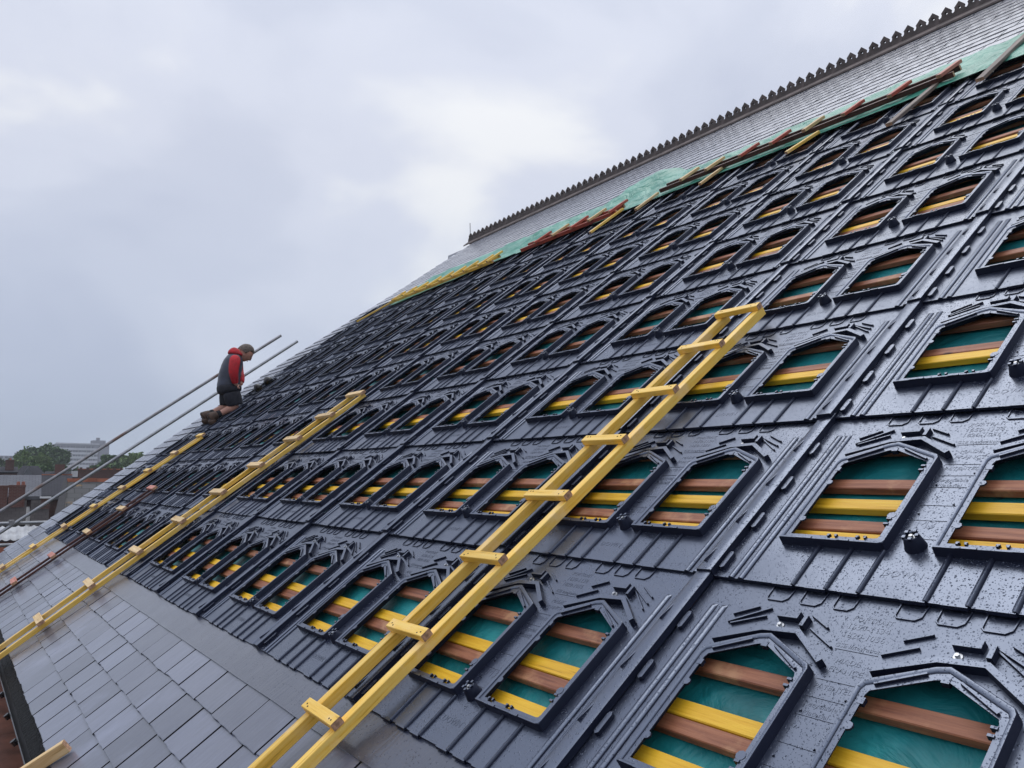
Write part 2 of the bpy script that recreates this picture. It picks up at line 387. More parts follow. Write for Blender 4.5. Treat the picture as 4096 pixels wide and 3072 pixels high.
# ------------------------------------------------------------------ roof building: deck, walls, membrane, battens
U0, U1, VE = -12.1, 2.2, -.866
H = .7617
def ul(v): return U0 if v < 4.3 else (U0+(v-4.3)*.40 if v < 6.55 else -11.2+(v-6.55)*.17)
def vr(u): return 8.97+max(-.52, min(0, (u+2.0)*.058))     # ridge line, it sags towards the far gable
d = MB(); d.poly([(U0+.05, VE+.02), (U1, VE+.02), (U1, 8.5), (ul(8.4)+.05, 8.4), (ul(6.55)+.05, 6.55), (U0+.05, 4.3)], -.12, -.05); d.build('roof_deck', 'grey_wood', ROOF)
nu, nv = 110, 60
mm = MB(); vsx = []
for j in range(nv+1):
    for i in range(nu+1):
        u = -11.05+(U1-.1+11.05)*i/nu; v = .02+(6.2-.02)*j/nv
        vsx.append((u, v, -.036+.006*mnoise.noise((u*2.1, v*4, 0))))
mm.add(vsx, [(j*(nu+1)+i, j*(nu+1)+i+1, (j+1)*(nu+1)+i+1, (j+1)*(nu+1)+i) for j in range(nv) for i in range(nu)])
o = mm.build('roof_membrane', 'membrane', ROOF, smooth=60); o['label'] = 'teal roofing membrane under the battens'

browns = [.302+.179*k-.179 for k in range(0, 34)]
browns = [b for b in browns if .05 < b < 6.05]
yellows = []
for r in range(8):
    for y in (.205, .347):
        c = r*H+y; near = min(browns, key=lambda b: abs(b-c))
        if abs(near-c) < .026: continue
        if abs(near-c) < .046: c = near+math.copysign(.046, c-near)
        yellows.append(c)
def batten(v, m, w=.042, t=.0215):
    n = 26; b = MB(); rs = []
    for i in range(n+1):
        u = -11.02+(U1-.2+11.02)*i/n; j = .0022*mnoise.noise((u*.9, v*7, 1)); k = .0015*mnoise.noise((u*1.7, v*3, 5))
        z1 = -.0045+k*.5
        rs.append([(u, v-w/2+j, z1-t), (u, v-w/2+j, z1-.0025), (u, v-w/2+.0025+j, z1), (u, v+w/2-.0025+j, z1), (u, v+w/2+j, z1-.0025), (u, v+w/2+j, z1-t)])
    b.rings(rs); return b.build('batten', m, ROOF)
for v in browns: batten(v, 'brown')
for v in yellows: batten(v, 'yellow_batten', .044)

# lead apron between the slates and the trays
a = MB(); na = 90; vsx = []
for i in range(na+1):
    u = -11.12+(U1+11.12)*i/na
    w1 = .004*mnoise.noise((u*2.3, 0, 0)); w2 = .0035*mnoise.noise((u*1.9, 3, 0)); w3 = .003*mnoise.noise((u*3.1, 9, 0))
    vsx += [(u, -.146+w1, .010), (u, -.146+w1, .0165), (u, -.10, .0145+w2), (u, -.05, .012+w3), (u, 0, .006+w2*.3), (u, .05, -.002)]
a.add(vsx, [(i*6+j, i*6+j+1, i*6+j+7, i*6+j+6) for i in range(na) for j in range(5)])
o = a.build('apron_flashing', 'apron', ROOF, smooth=50); o['label'] = 'smooth wet lead apron along the bottom of the trays'

# slates
SW, SLEN = .268, .31
def slate_mesh(seed, length, mname='slate'):
    rd = random.Random(seed); b = MB(); w = SW-.011; n = 6
    low = [(-w/2+w*i/n, rd.uniform(-.0028, .0016)) for i in range(n+1)]
    t, z0, z1 = (.0095, .0175, .0015) if mname == 'slate' else (.0060, .0125, .0015)
    vs = []
    for x, y in low: vs += [(x, y, z0-t), (x, y, z0-.001), (x, y+.003, z0)]
    for x, y in low: vs += [(x, length, z1-t), (x, length, z1)]
    fs = []; o2 = 3*(n+1)
    for i in range(n):
        p = 3*i
        fs += [(p, p+3, p+4, p+1), (p+1, p+4, p+5, p+2), (p+2, p+5, o2+2*i+3, o2+2*i+1), (p, o2+2*i, o2+2*i+2, p+3)]
    fs += [(0, 1, 2, o2+1, o2), (3*n, o2+2*n, o2+2*n+1, 3*n+2, 3*n+1)]
    b.add(vs, fs); return b
slates = []                                     # (u, v, material)
courses = [-.866, -.672, -.487, -.310]
for k, v in enumerate(courses):
    u = U0+.5*SW*(1+k % 2)
    while u < .9: slates.append((u, v, 'slate')); u += SW
v = -.138; k = 0
while v < 6.05:                                 # verge beside the trays
    u = ul(v)+.5*SW*(1+k % 2)-(.10 if k % 2 else 0)
    while u < -11.0: slates.append((u, v, 'slate')); u += SW
    v += .172; k += 1
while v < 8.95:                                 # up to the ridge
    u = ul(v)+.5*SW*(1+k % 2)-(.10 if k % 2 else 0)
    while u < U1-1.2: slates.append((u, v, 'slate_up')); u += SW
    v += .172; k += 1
def vmap(u, v): return v if v < 6.4 else 6.4+(v-6.4)*(vr(u)-6.4)/(8.97-6.4)
rank = []
for (u, v, m) in slates:
    s = seen(RP(u, v+.08), 60)
    rank.append((s[2] if s else 1e9) if not (m == 'slate_up') else (s[2]*1.15 if s else 1e9))
order = sorted(range(len(slates)), key=lambda i: rank[i])[:298]
single = set(i for i in order if rank[i] < 1e8)
M['slate_edge_up'] = plain('weathered_slate_edge', (.075, .077, .095), .7, var=.3)
M['slate_edge'] = plain('grimy_slate_edge', (.018, .018, .024), .7, var=.3)
def edged(b, nm, m):
    me = b.mesh(nm, m); me.materials.append(M['slate_edge' if m == 'slate' else 'slate_edge_up'])
    for p in me.polygons:
        if p.normal.z < .8: p.material_index = 1
    return me
variants = {m: [edged(slate_mesh(i, SLEN, m), 'slate', m) for i in range(9)] for m in ('slate', 'slate_up')}
rest = {'slate': MB(), 'slate_up': MB()}
rd = random.Random(3)
for i, (u, v, m) in enumerate(slates):
    v2 = vmap(u, v)+rd.uniform(-.003, .003); rz = rd.uniform(-.006, .006); dz = rd.uniform(0, .0015); uu = u+rd.uniform(-.002, .002)
    if v2+.02 > vr(u): continue
    if i in single:
        o = ob('slate', variants[m][rd.randrange(9)], ROOF, (uu*S, v2*S, dz*S), (rd.uniform(-.006, .006), rd.uniform(-.008, .008), rz))
        if uu-SW/2 < U0-.05: pass
    else:
        b = slate_mesh(100+i, SLEN, m)
        rest[m].add([(x+uu, min(y+v2, vr(u)+.02), z+dz+x*rd.uniform(-.0, .0)) for x, y, z in b.v], b.f)
for m, nm in (('slate', 'verge_slates'), ('slate_up', 'upper_slates')):
    if rest[m].v:
        o = ob(nm, edged(rest[m], nm, m), ROOF); o['kind'] = 'stuff'

# ridge tiles with pierced cresting
PK = .1325
def ridge_tile():
    b = MB(); wt = 3*PK-.004
    def fr(y, z): return (y*CP+z*SP, -y*SP+z*CP)      # world offsets (y,z) from the ridge point -> roof local
    prof = [(-.13, -.100), (-.128, -.078), (-.02, .012), (-.02, .05), (.02, .05), (.02, .012), (.128, -.078), (.13, -.100), (0, .0)]
    rs = []
    for x in (-wt/2, wt/2): rs.append([(x, *fr(y, z)) for y, z in prof])
    b.rings(rs)
    t = .015
    for i in range(3):
        cx = (i-1)*PK; seg = 10; r = .015; hz = .096
        outl = [(cx-PK/2+.001, .048), (cx+PK/2-.001, .048), (cx+PK/2-.001, .068), (cx+.052, .076), (cx+.045, .100), (cx+.051, .117), (cx+.029, .140), (cx, .171), (cx-.029, .140), (cx-.051, .117), (cx-.045, .100), (cx-.052, .076), (cx-PK/2+.001, .068)]
        hole = [(cx+r*math.sin(2*math.pi*q/len(outl)+math.pi+.45), hz-.0+r*-math.cos(2*math.pi*q/len(outl)+.45)*-1) for q in range(len(outl))]
        # order the hole to follow the outline's angles
        ang = [math.atan2(z-hz, x-cx) for x, z in outl]
        hole = [(cx+r*math.cos(q), hz+r*1.2*math.sin(q)) for q in ang]
        n = len(outl)
        vs = []
        for y in (-t, t):
            vs += [(x, *fr(y, z)) for x, z in outl]+[(x, *fr(y, z)) for x, z in hole]
        fs = []
        for q in range(n):
            w = (q+1) % n
            fs += [(q, w, n+w, n+q), (2*n+q, 3*n+q, 3*n+w, 2*n+w), (q, 2*n+q, 2*n+w, w), (n+q, n+w, 3*n+w, 3*n+q)]
        b.add(vs, fs)
    return b.mesh('ridge_tile', 'ridge')
rt = ridge_tile(); u = -10.92
rd = random.Random(5)
while u < U1-1:
    ob('ridge_tile', rt, ROOF, (u*S, (vr(u)+.07)*S, .02*S), (rd.uniform(-.01, .01), -math.atan2(vr(u+.2)-vr(u-.2), .4)*0, rd.uniform(-.006, .006)+math.atan2(vr(u+.2)-vr(u-.2), .4)))
    u += 3*PK
rod = MB(); 
for (z0, z1, r) in ((-.02, .40, .006),): rod.tube((0, 0, z0), (0, z1*SP, z1*CP), r, 8)
rod.cyl((0, 0, -.02), .02, .015, .03)
ob('ridge_rod', rod.mesh('ridge_rod', 'gutter'), ROOF, (-11.12*S, (vr(-11)+.08)*S, .0))

# gutter along the eaves
gt = MB(); seg = 10
def gp(u, rr): return [(u, VE-.052+rr*math.cos(math.pi+math.pi*i/seg), -.012+rr*.95*math.sin(math.pi+math.pi*i/seg)) for i in range(seg+1)]
rs = []
for uu in (U0, U1): rs.append(gp(uu, .058)+list(reversed(gp(uu, .052))))
gt.rings(rs, cap=True)
og = gt.build('gutter', 'gutter', ROOF, smooth=40)
rdb = random.Random(2)
for i in range(24):
    u = U0+.4+i*.55
    b = MB(); b.box(u-.02, u+.02, VE-.118, VE-.108, -.065, -.01); b.cyl((u, VE-.125, -.03), .016, .016, .03, 8)
    b.build('gutter_bracket', 'gutter', ROOF)
wet = MB(); wet.add([(U0, VE-.09, -.046), (U1, VE-.09, -.046), (U1, VE-.012, -.046), (U0, VE-.012, -.046)], [(0,1,2,3)])
mw, nt, b = mat('gutter_water'); b.inputs['Base Color'].default_value = (.008, .008, .008, 1); b.inputs['Roughness'].default_value = .5; b.inputs['Specular IOR Level'].default_value = .12
bump(nt, b, noise(nt, coords(nt), 22, 5, .7), 1, .05)
wet.build('gutter_water', mw, ROOF)

# walls and the back slope (upright in the world, so counter-rotated children)
def upright(name, b, m): return ob(name, b.mesh(name, m, 1), ROOF, (0, 0, 0), (-PITCH, 0, 0))
ev, rg = RP(0, VE+.04, -.13), RP(0, 8.5, -.13)
x0, x1 = (U0+.35)*S, U1*S
gw = MB()
gable = [(ev.y+.25, GZ), (ev.y+.25, ev.z+.05), (rg.y, rg.z-.1), (2*rg.y-ev.y-.25, ev.z+.05), (2*rg.y-ev.y-.25, GZ)]
gw.rings([[(x, y, z) for y, z in gable] for x in (x0, x1)])
upright('stone_wall', gw, 'stone')
bk = MB()
for (ya, za, yb, zb) in ((rg.y+.05, rg.z+.14, 2*rg.y-ev.y, ev.z+.0),):
    bk.add([(U0*S, ya, za), (U1*S, ya, za), (U1*S, yb, zb), (U0*S, yb, zb), (U0*S, ya, za-.12), (U1*S, ya, za-.12), (U1*S, yb, zb-.12), (U0*S, yb, zb-.12)],
           [(0,1,2,3),(7,6,5,4),(0,4,5,1),(1,5,6,2),(2,6,7,3),(3,7,4,0)])
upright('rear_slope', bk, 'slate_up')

# ------------------------------------------------------------------ trays
def tl(x, y, z): return (x, y, z+.0115*(1-y/H))
def fpts(x0, notches):
    inn, mid, outr = [], [], []
    def a(i, o_, m_=None): inn.append(i); mid.append(m_ or i); outr.append(o_)
    a((.172, .170), (.146, .150))
    for p, q in notches:
        a((p, .170), (p, .150)); a((p, .157), (p, .150), (p, .170)); a((q, .157), (q, .150), (q, .170)); a((q, .170), (q, .150))
    a((.411, .170), (.429, .150)); a((.4185, .1725), (.4390, .1540)); a((.421, .180), (.4425, .1635))
    a((.421, .484), (.4425, .512)); a((.417, .494), (.436, .524))
    a((.324, .545), (.328, .577)); a((.304, .556), (.303, .589)); a((.285, .551), (.276, .582))
    a((.176, .492), (.152, .514)); a((.172, .480), (.146, .500))
    sh = lambda L_: [(x+x0, y) for x, y in L_]
    return sh(inn), sh(mid), sh(outr)
def frame_mesh(x0, notches, seed):
    inn, mid, outr = fpts(x0, notches); b = MB(); rs = []
    def lerp(t): return [(o_[0]+(m_[0]-o_[0])*t, o_[1]+(m_[1]-o_[1])*t) for o_, m_ in zip(outr, mid)]
    for t, z in ((-.08, -.002), (-.02, .002), (.0, .0245), (.07, .0268), (.30, .0272), (.40, .0255), (.46, .0226), (.60, .0228)):
        rs.append([(x, y, z) for x, y in lerp(t)])
    rs.append([(x, y, .0232) for x, y in inn]); rs.append([(x, y, .0202) for x, y in inn])
    rs.append([(x, y, .0202) for x, y in lerp(.22)]); rs.append([(x, y, -.004) for x, y in lerp(.16)])
    b.rings(rs, cap=False)
    for p, q in [(p+x0, q+x0) for p, q in notches]:                          # clip hooks at each notch mouth
        for e in (p, q):
            b.box(e-.0028, e+.0028, .166, .1735, .018, .0272)
        b.box(p-.0028, p+.005, .1705, .1745, .018, .0268); b.box(q-.005, q+.0028, .1705, .1745, .018, .0268)
    rd = random.Random(seed)
    for yy in (.225, .245, .452, .470):           # lugs inside the right jamb
        b.box(x0+.411, x0+.423, yy, yy+.006, .015, .0265)
    for yy in (.40, .235): b.cyl((x0+.1735, yy, .0200), .011, .010, .004, 8)
    b.cyl((x0+.417, .263, .0200), .013, .012, .004, 8)
    b.box(x0+.164, x0+.178, .456, .472, .014, .024); b.box(x0+.296, x0+.312, .547, .562, .012, .0245)
    b.box(x0+.20, x0+.245, .1495, .156, .0262, .0292); b.box(x0+.32, x0+.352, .1495, .156, .0262, .0292)
    for pa, pb in (((.335, .553), (.415, .502)), ((.268, .560), (.180, .508))):
        b.bar([(pa[0]+x0, pa[1]), (pb[0]+x0, pb[1])], .009, .018, .0292, .5)
    return b.map(tl).mesh('window_frame', 'plastic', smooth=35)
DX = .415
def sheet_mesh():
    b = MB(); T = .80
    o1 = fpts(0, [])[2]
    xs = (.148, .440)
    def q(x0, x1, y0, y1):
        b.add([(x0,y0,0),(x1,y0,0),(x1,y1,0),(x0,y1,0)], [(0,1,2,3)])
    q(0, 1, 0, .152)
    q(0, xs[0], .152, T); q(xs[1], xs[0]+DX, .152, T); q(xs[1]+DX, 1, .152, T)
    for s in (0, DX):
        b.add([(xs[0]+s,.503,0),(.276+s,.580,0),(.303+s,.587,0),(.328+s,.575,0),(xs[1]+s,.513,0),(xs[1]+s,T,0),(xs[0]+s,T,0)], [(0,1,2,3,4,5,6)])
    # thick lower edge, with little arches over the drainage tabs
    b.box(-.0, 1, -.002, .004, -.0085, .0008)
    tabs = [(.203,.262),(.298,.354),(.388,.438),(.540,.597),(.630,.687),(.722,.779)]
    for p, r in tabs:
        b.bar([(p, -.003), (r, -.003)], .012, -.004, .0045, .6)
        b.bar([(p, .79), (p, .722), (p+.006, .715), (r-.012, .715), (r, .726), (r+.006, .79)], .0045, 0, .0035, .5)
    for x in (.262, .354, .439, .597, .687, .778): b.step(x, -.002, .150)
    for x in (.067, .099, .903, .936): b.rib(x, -.002, .672, .019, .0070)
    for y0, y1 in ((.028,.090),(.204,.266),(.385,.443),(.567,.622)):
        b.poly([(.012,y0),(.020,y0-.006),(.028,y0),(.028,y1-.008),(.024,y1),(.016,y1),(.012,y1-.006)], 0, .012)
    for (p, r) in (((.145,.645),(.205,.683)), ((.145,.617),(.241,.684)), ((.156,.613),(.240,.656)), ((.357,.681),(.411,.651)), ((.372,.640),(.445,.598)),
                   ((.795,.683),(.856,.647)), ((.754,.681),(.858,.621)), ((.762,.673),(.857,.598)), ((.643,.681),(.589,.651)), ((.628,.640),(.560,.602))):
        b.bar([p, r], .0058, 0, .0070, .6)
    for y in (.205, .275, .335, .41, .46, .51, .60): b.box(.452, .552, y, y+.0016, -.001, .0011)
    for x, y in ((.463,.30),(.535,.34),(.462,.42),(.54,.47),(.466,.235)): b.cyl((x, y, 0), .003, .002, .004, 6)
    return b.map(tl).mesh('tray_sheet', 'plastic', smooth=35)
def flange_mesh():
    b = MB(); rs = []
    prof = [(.945, 0.0), (.950, .017), (.954, .0195), (1.000, .0225), (1.0040, .0210), (1.0045, .0005), (.999, .0005), (.997, .0)]
    for y in (-.004, .775): rs.append([(x, y, z) for x, z in prof])
    b.rings(rs)
    for y in (.03, .205, .385, .565):
        b.add([(.955,y,.019),(.965,y,.019),(.962,y,.0265),(.9615,y+.07,.019),(.9675,y+.07,.019)], [(0,1,2),(0,2,3),(1,4,2),(2,4,3)])
    return b.map(tl).mesh('joint_flange', 'plastic', smooth=30)
def deflector_mesh(x0):
    b = MB()
    b.bar([(.150+x0,.547),(.268+x0,.604),(.360+x0,.612),(.452+x0,.541)], .017, 0, .0215, .85)
    b.bar([(.276+x0,.657),(.328+x0,.659),(.328+x0,.678)], .009, 0, .015, .7)
    b.bar([(.353+x0,.634),(.353+x0,.668)], .014, 0, .017, .7)
    return b.map(tl).mesh('rain_deflector', 'plastic', smooth=30)
def screw_mesh(x, y, z):
    b = MB(); b.cyl((x, y, z), .0105, .0095, .003, 14); b.cyl((x, y, z+.003), .0055, .005, .0065, 6)
    return b.map(tl).mesh('screw', 'steel', smooth=30)
def boss_mesh():
    b = MB(); c = (.505, .176); seg = 18
    def ring(r, z, dy=0): return [(c[0]+r*math.cos(2*math.pi*i/seg), c[1]+dy+r*math.sin(2*math.pi*i/seg), z) for i in range(seg)]
    b.rings([ring(.027, 0), ring(.025, .006), ring(.0185, .034), ring(.0165, .036), ring(.0135, .034), ring(.0125, .026), ring(.002, .026)], cap=False)
    for i in range(5):
        a_ = i*1.256; b.box(c[0]+.0155*math.cos(a_)-.004, c[0]+.0155*math.cos(a_)+.004, c[1]+.0155*math.sin(a_)-.004, c[1]+.0155*math.sin(a_)+.004, .032, .0395)
    return b.map(tl).mesh('anchor_boss', 'plastic', smooth=40)
def text_mesh():
    items = [('M3', .470, .246, .042), ('DOWN', .462, .068, .030), ('PORTRAIT', .452, .690, .021), ('1650-1134', .448, .664, .024), ('1820-1056', .448, .638, .024),
             ('GSE Integration', .446, .607, .0175), ('MADE', .470, .562, .022), ('FRANCE', .464, .536, .022), ('PATENTED', .456, .486, .019), ('Recyclable', .457, .436, .019), ('Material', .465, .414, .019)]
    vs, fs = [], []
    for s, x, y, h in items:
        cu = bpy.data.curves.new('t', 'FONT'); cu.body = s; cu.size = h*.98; cu.extrude = .0003; cu.resolution_u = 2
        o = bpy.data.objects.new('t', cu); COL.objects.link(o); dg = bpy.context.evaluated_depsgraph_get(); dg.update()
        me = o.evaluated_get(dg).to_mesh(); k = len(vs)
        vs += [tl(p.co.x+x, p.co.y+y, p.co.z+.0003) for p in me.vertices]; fs += [tuple(i+k for i in p.vertices) for p in me.polygons]
        o.evaluated_get(dg).to_mesh_clear(); bpy.data.objects.remove(o); bpy.data.curves.remove(cu)
    b = MB(); b.add(vs, fs); return b.mesh('lettering', 'plastic')
tray_parts = [('tray_sheet', sheet_mesh()), ('joint_flange', flange_mesh()),
              ('window_frame', frame_mesh(0, [(.286, .308), (.366, .388)], 1)), ('window_frame', frame_mesh(DX, [(.196, .216), (.282, .304)], 2)),
              ('rain_deflector', deflector_mesh(0)), ('rain_deflector', deflector_mesh(DX)),
              ('screw', screw_mesh(.290, .636, 0)), ('screw', screw_mesh(.290+DX, .636, 0))]
boss = boss_mesh(); bscrew = screw_mesh(.505, .176, .027); letters = text_mesh()
rd = random.Random(11)
for r in range(8):
    for c in range(-11, 2):
        pts = [RP(c+x, r*H+y) for x in (0, .5, 1) for y in (0, .4, .78)]
        if not any(seen(p, 260) for p in pts): continue
        o = ob('roof_tray', None, None, RP(c+rd.uniform(-.0025, .0025), r*H+rd.uniform(-.004, .004), rd.uniform(0, .0025)), (PITCH+rd.uniform(-.0025, .0025), rd.uniform(-.002, .002), rd.uniform(-.0025, .0025)))
        o.empty_display_size = .1
        tag(o, f'black plastic roof tray, {ORD[r]} row up, {ORD[c+11] if c+11 < 12 else "thirteenth"} from the left verge', 'roof tray', 'black roof trays laid in rows')
        for nm, me in tray_parts: ob(nm, me, o)
        bo = ob('anchor_boss', boss, o); ob('screw', bscrew, bo)
        if c > -7: ob('lettering', letters, o)['kind'] = 'stuff'

# ------------------------------------------------------------------ ladders and loose timber
def stick(name, m, L_, w, h, parent=None, loc=(0,0,0), rot=(0,0,0), bev=.003):
    """timber with its grain along local x, metres"""
    b = MB(); n = 6; rs = []
    sd = random.random()*50
    for i in range(n+1):
        x = L_*i/n; j = .0016*mnoise.noise((x*1.3, sd, 0)); k = .0016*mnoise.noise((x*1.1, sd+9, 0)); e = .0025
        rs.append([(x, -w/2+j, e+k), (x, -w/2+e+j, k), (x, w/2-e+j, k), (x, w/2+j, e+k), (x, w/2+j, h-e+k), (x, w/2-e+j, h+k), (x, -w/2+e+j, h+k), (x, -w/2+j, h-e+k)])
    b.rings(rs); o = b.build(name, m, parent, 1); o.data.materials.append(M['end_grain'])
    for p in list(o.data.polygons)[-2:]: p.material_index = 1
    o.location = loc; o.rotation_euler = rot; return o
def roof_ladder(label, ul, v0, v1, slope, width, rungs, mats, rail_m, n0=.040, rh=.050, rw=.046, rl=.255, gw=.040):
    """ul: u of the left rail's centre at v=0; the ladder lies on the roof"""
    ang = math.atan(slope); base_u = ul+slope*v0
    e = ob('roof_ladder', None, None, RP(base_u, v0, n0), None)
    e.rotation_mode = 'QUATERNION'
    q = Matrix.Rotation(PITCH, 4, 'X') @ Matrix.Rotation(math.pi/2-ang, 4, 'Z')
    e.rotation_quaternion = q.to_quaternion(); e.empty_display_size = .2
    Ln = (v1-v0)/math.cos(ang)
    for k in (0, 1): stick('rail', rail_m, Ln*S, rw*S, rh*S, e, (0, -k*width*S, 0))
    rd = random.Random(len(label))
    for i, v in enumerate(rungs):
        x = (v-v0)/math.cos(ang)*S
        o = stick('rung', mats[i % len(mats)], rl*S, gw*S, .026*S, e, (x, (-width/2+rl/2)*S, (rh+.0005)*S), (0, 0, -math.pi/2+rd.uniform(-.03, .03)+ang*.9))
        if base_u > -2:
            for nx in (.022, .038, rl-.038, rl-.022):
                nb = MB(); nb.cyl((nx*S, rd.uniform(-.010, .010)*S, .026*S), .0035, .003, .0015, 8); nb.build('nail', 'slate_edge', o, 1)
    return tag(e, label, 'ladder', 'timber roof ladders')
roof_ladder('near yellow timber roof ladder between the camera and the open windows', -1.030, -.93, 2.385, .028, .205, [-.845, -.48, -.117, .25, .614, .973, 1.336, 1.68, 2.042, 2.357], ['yellow'], 'yellow', rl=.245, rw=.034, rh=.040, n0=.048, gw=.038)
roof_ladder('long yellow roof ladder with pale rungs reaching up left of centre', -5.46, -.98, 2.36, .10, .27, [-.955, -.60, -.205, .178, .55, .905, 1.27, 1.64, 1.98, 2.32], ['cream'], 'yellow', rl=.34, rw=.034, rh=.034, gw=.052, n0=.038)
roof_ladder('short dark red roof ladder with pink and cream rungs', -8.14, -.98, .95, .13, .25, [-.97, -.594, -.202, .183, .566, .927], ['pink', 'pink', 'pink', 'cream', 'cream'], 'dark_wood', rl=.33, rw=.026, rh=.022, gw=.055, n0=.038)
roof_ladder('yellow roof ladder with yellow rungs nearest the left verge', -9.78, -.98, 2.02, .15, .20, [-.97, -.62, -.249, .144, .521, .894, 1.247, 1.626, 2.0], ['yellow', 'cream'], 'yellow', rl=.30, rw=.030, rh=.026, gw=.055, n0=.038)

def side_ladder(label, ua, ub, va, vb, width, rungs, mats, rail_m, n0=.066):
    """ladder laid on its back across the tarpaulin, rails along the roof"""
    ang = math.atan2(vb-va, ub-ua)
    e = ob('roof_ladder', None, None, RP(ua, va, n0), None); e.rotation_mode = 'QUATERNION'
    e.rotation_quaternion = (Matrix.Rotation(PITCH, 4, 'X') @ Matrix.Rotation(ang, 4, 'Z')).to_quaternion(); e.empty_display_size = .2
    Ln = math.hypot(ub-ua, vb-va)
    for k in (0, 1): stick('rail', rail_m, Ln*S, .026*S, .040*S, e, (0, k*width*S, 0))
    for i, u in enumerate(rungs):
        stick('rung', mats[i % len(mats)], (width+.12)*S, .042*S, .026*S, e, ((u-ua)*S, -.05*S, .0405*S), (0, 0, R(90-14)))
    return tag(e, label, 'ladder', 'timber roof ladders')
side_ladder('long dark red ladder lying across the tarpaulin with red rungs', -4.05, -1.12, 5.89, 5.89, .135, [-3.72, -3.40, -3.0, -2.66, -2.33, -1.965, -1.575, -1.2], ['cream', 'cream', 'red', 'red', 'cream', 'red', 'red', 'pink'], 'dark_wood')
side_ladder('short red ladder lying across the middle of the tarpaulin', -6.2, -4.55, 5.64, 5.71, .15, [-5.87, -5.55, -5.22, -4.93, -4.60], ['red', 'cream', 'red', 'cream', 'red'], 'red')
side_ladder('yellow ladder lying across the far left end of the tarpaulin', -9.62, -6.85, 5.56, 5.66, .145, [-9.45, -9.1, -8.76, -8.40, -8.07, -7.75, -7.45, -7.1, -6.9], ['yellow'], 'yellow')
def loose(label, m, a, b_, w=.034, h=.024, n=.05, cat='batten', name='loose_batten', n2=None):
    A, B = RP(*a, n), RP(*b_, n if n2 is None else n2); d = B-A
    o = stick(name, m, d.length, w*S, h*S); x = d.normalized(); z = Vector((0, -SP, CP)); y = z.cross(x).normalized(); z = x.cross(y)
    o.matrix_world = Matrix.Translation(A) @ Matrix((x, y, z)).transposed().to_4x4()
    return tag(o, label, cat, 'loose timber on the roof')
loose('yellow batten slanting down from the right end of the red ladder', 'yellow', (-4.58, 5.26), (-4.54, 5.80), n=.06)
loose('short pale batten pointing up into the tarpaulin beside the red ladder', 'cream', (-4.12, 5.52), (-4.10, 5.90), n=.06)
loose('pale batten slanting below the left end of the dark ladder', 'cream', (-3.30, 5.55), (-3.25, 5.93), n=.06)
loose('yellow batten slanting below the middle of the dark ladder', 'yellow', (-2.34, 5.50), (-2.20, 5.82), n=.055)
loose('weathered grey plank under the right end of the dark ladder', 'grey_wood', (-1.32, 5.17), (-1.25, 5.93), w=.05, n=.05, cat='plank', name='plank')
loose('weathered grey plank at the top right of the tarpaulin', 'grey_wood', (-.80, 5.44), (-.76, 6.45), w=.055, n=.06, cat='plank', name='plank')
loose('thin yellow batten past the left end of the yellow ladder', 'yellow', (-10.35, 5.26), (-9.85, 5.70), w=.03, n=.045)
loose('cut timber board lying across the black gutter', 'cream', (-2.71, -1.0), (-2.60, -.775), w=.030, h=.055, n=.022, cat='plank', name='plank')

# green tarpaulin
tp = MB(); nu, nv = 340, 30
def tarp_v(u):
    lo = 5.80+.045*mnoise.noise((u*1.6, 0, 0))+.02*mnoise.noise((u*5, 1, 0)); hi = 6.68+.06*mnoise.noise((u*1.1, 7, 0))
    hi += .30*math.exp(-((u+4.72)/.42)**2)-.03
    if u < -6.5: k = min(1, (-6.5-u)/3.0); lo -= .30*k; hi -= .10*k
    elif u < -4.6: lo -= .05
    return lo, hi
vsx = []
for i in range(nu+1):
    u = -9.62+(.35+9.62)*i/nu; lo, hi = tarp_v(u)
    for j in range(nv+1):
        t = j/nv; v = lo+(hi-lo)*t
        z = .046+.020*mnoise.noise((u*2.6, v*5, 2))+.013*mnoise.noise((u*7, v*9, 4))+.007*abs(mnoise.noise((u*17, v*12, 8)))
        z += .020*abs(mnoise.noise((u*3.3+v*2.5, v*2.2-u, 5)))
        z += .085*math.exp(-((u+4.80)/.34)**2)*math.exp(-((t-.80)/.26)**2)+.05*math.exp(-((u+5.15)/.30)**2)*math.exp(-((t-.5)/.3)**2)+.045*math.exp(-((u+6.55)/.35)**2)*math.exp(-((t-.6)/.3)**2)
        z -= .018*math.exp(-(t/.06)**2)+.024*math.exp(-((1-t)/.05)**2)
        z = max(z, .052 if v < 6.0 else .024)
        vsx.append((u, v, z))
tp.add(vsx, [(i*(nv+1)+j, (i+1)*(nv+1)+j, (i+1)*(nv+1)+j+1, i*(nv+1)+j+1) for i in range(nu) for j in range(nv)])
o = tp.build('tarpaulin', 'tarp', None, smooth=70); o.rotation_euler = (PITCH, 0, 0)
tag(o, 'crumpled green tarpaulin stretched along the top of the trays', 'tarpaulin')

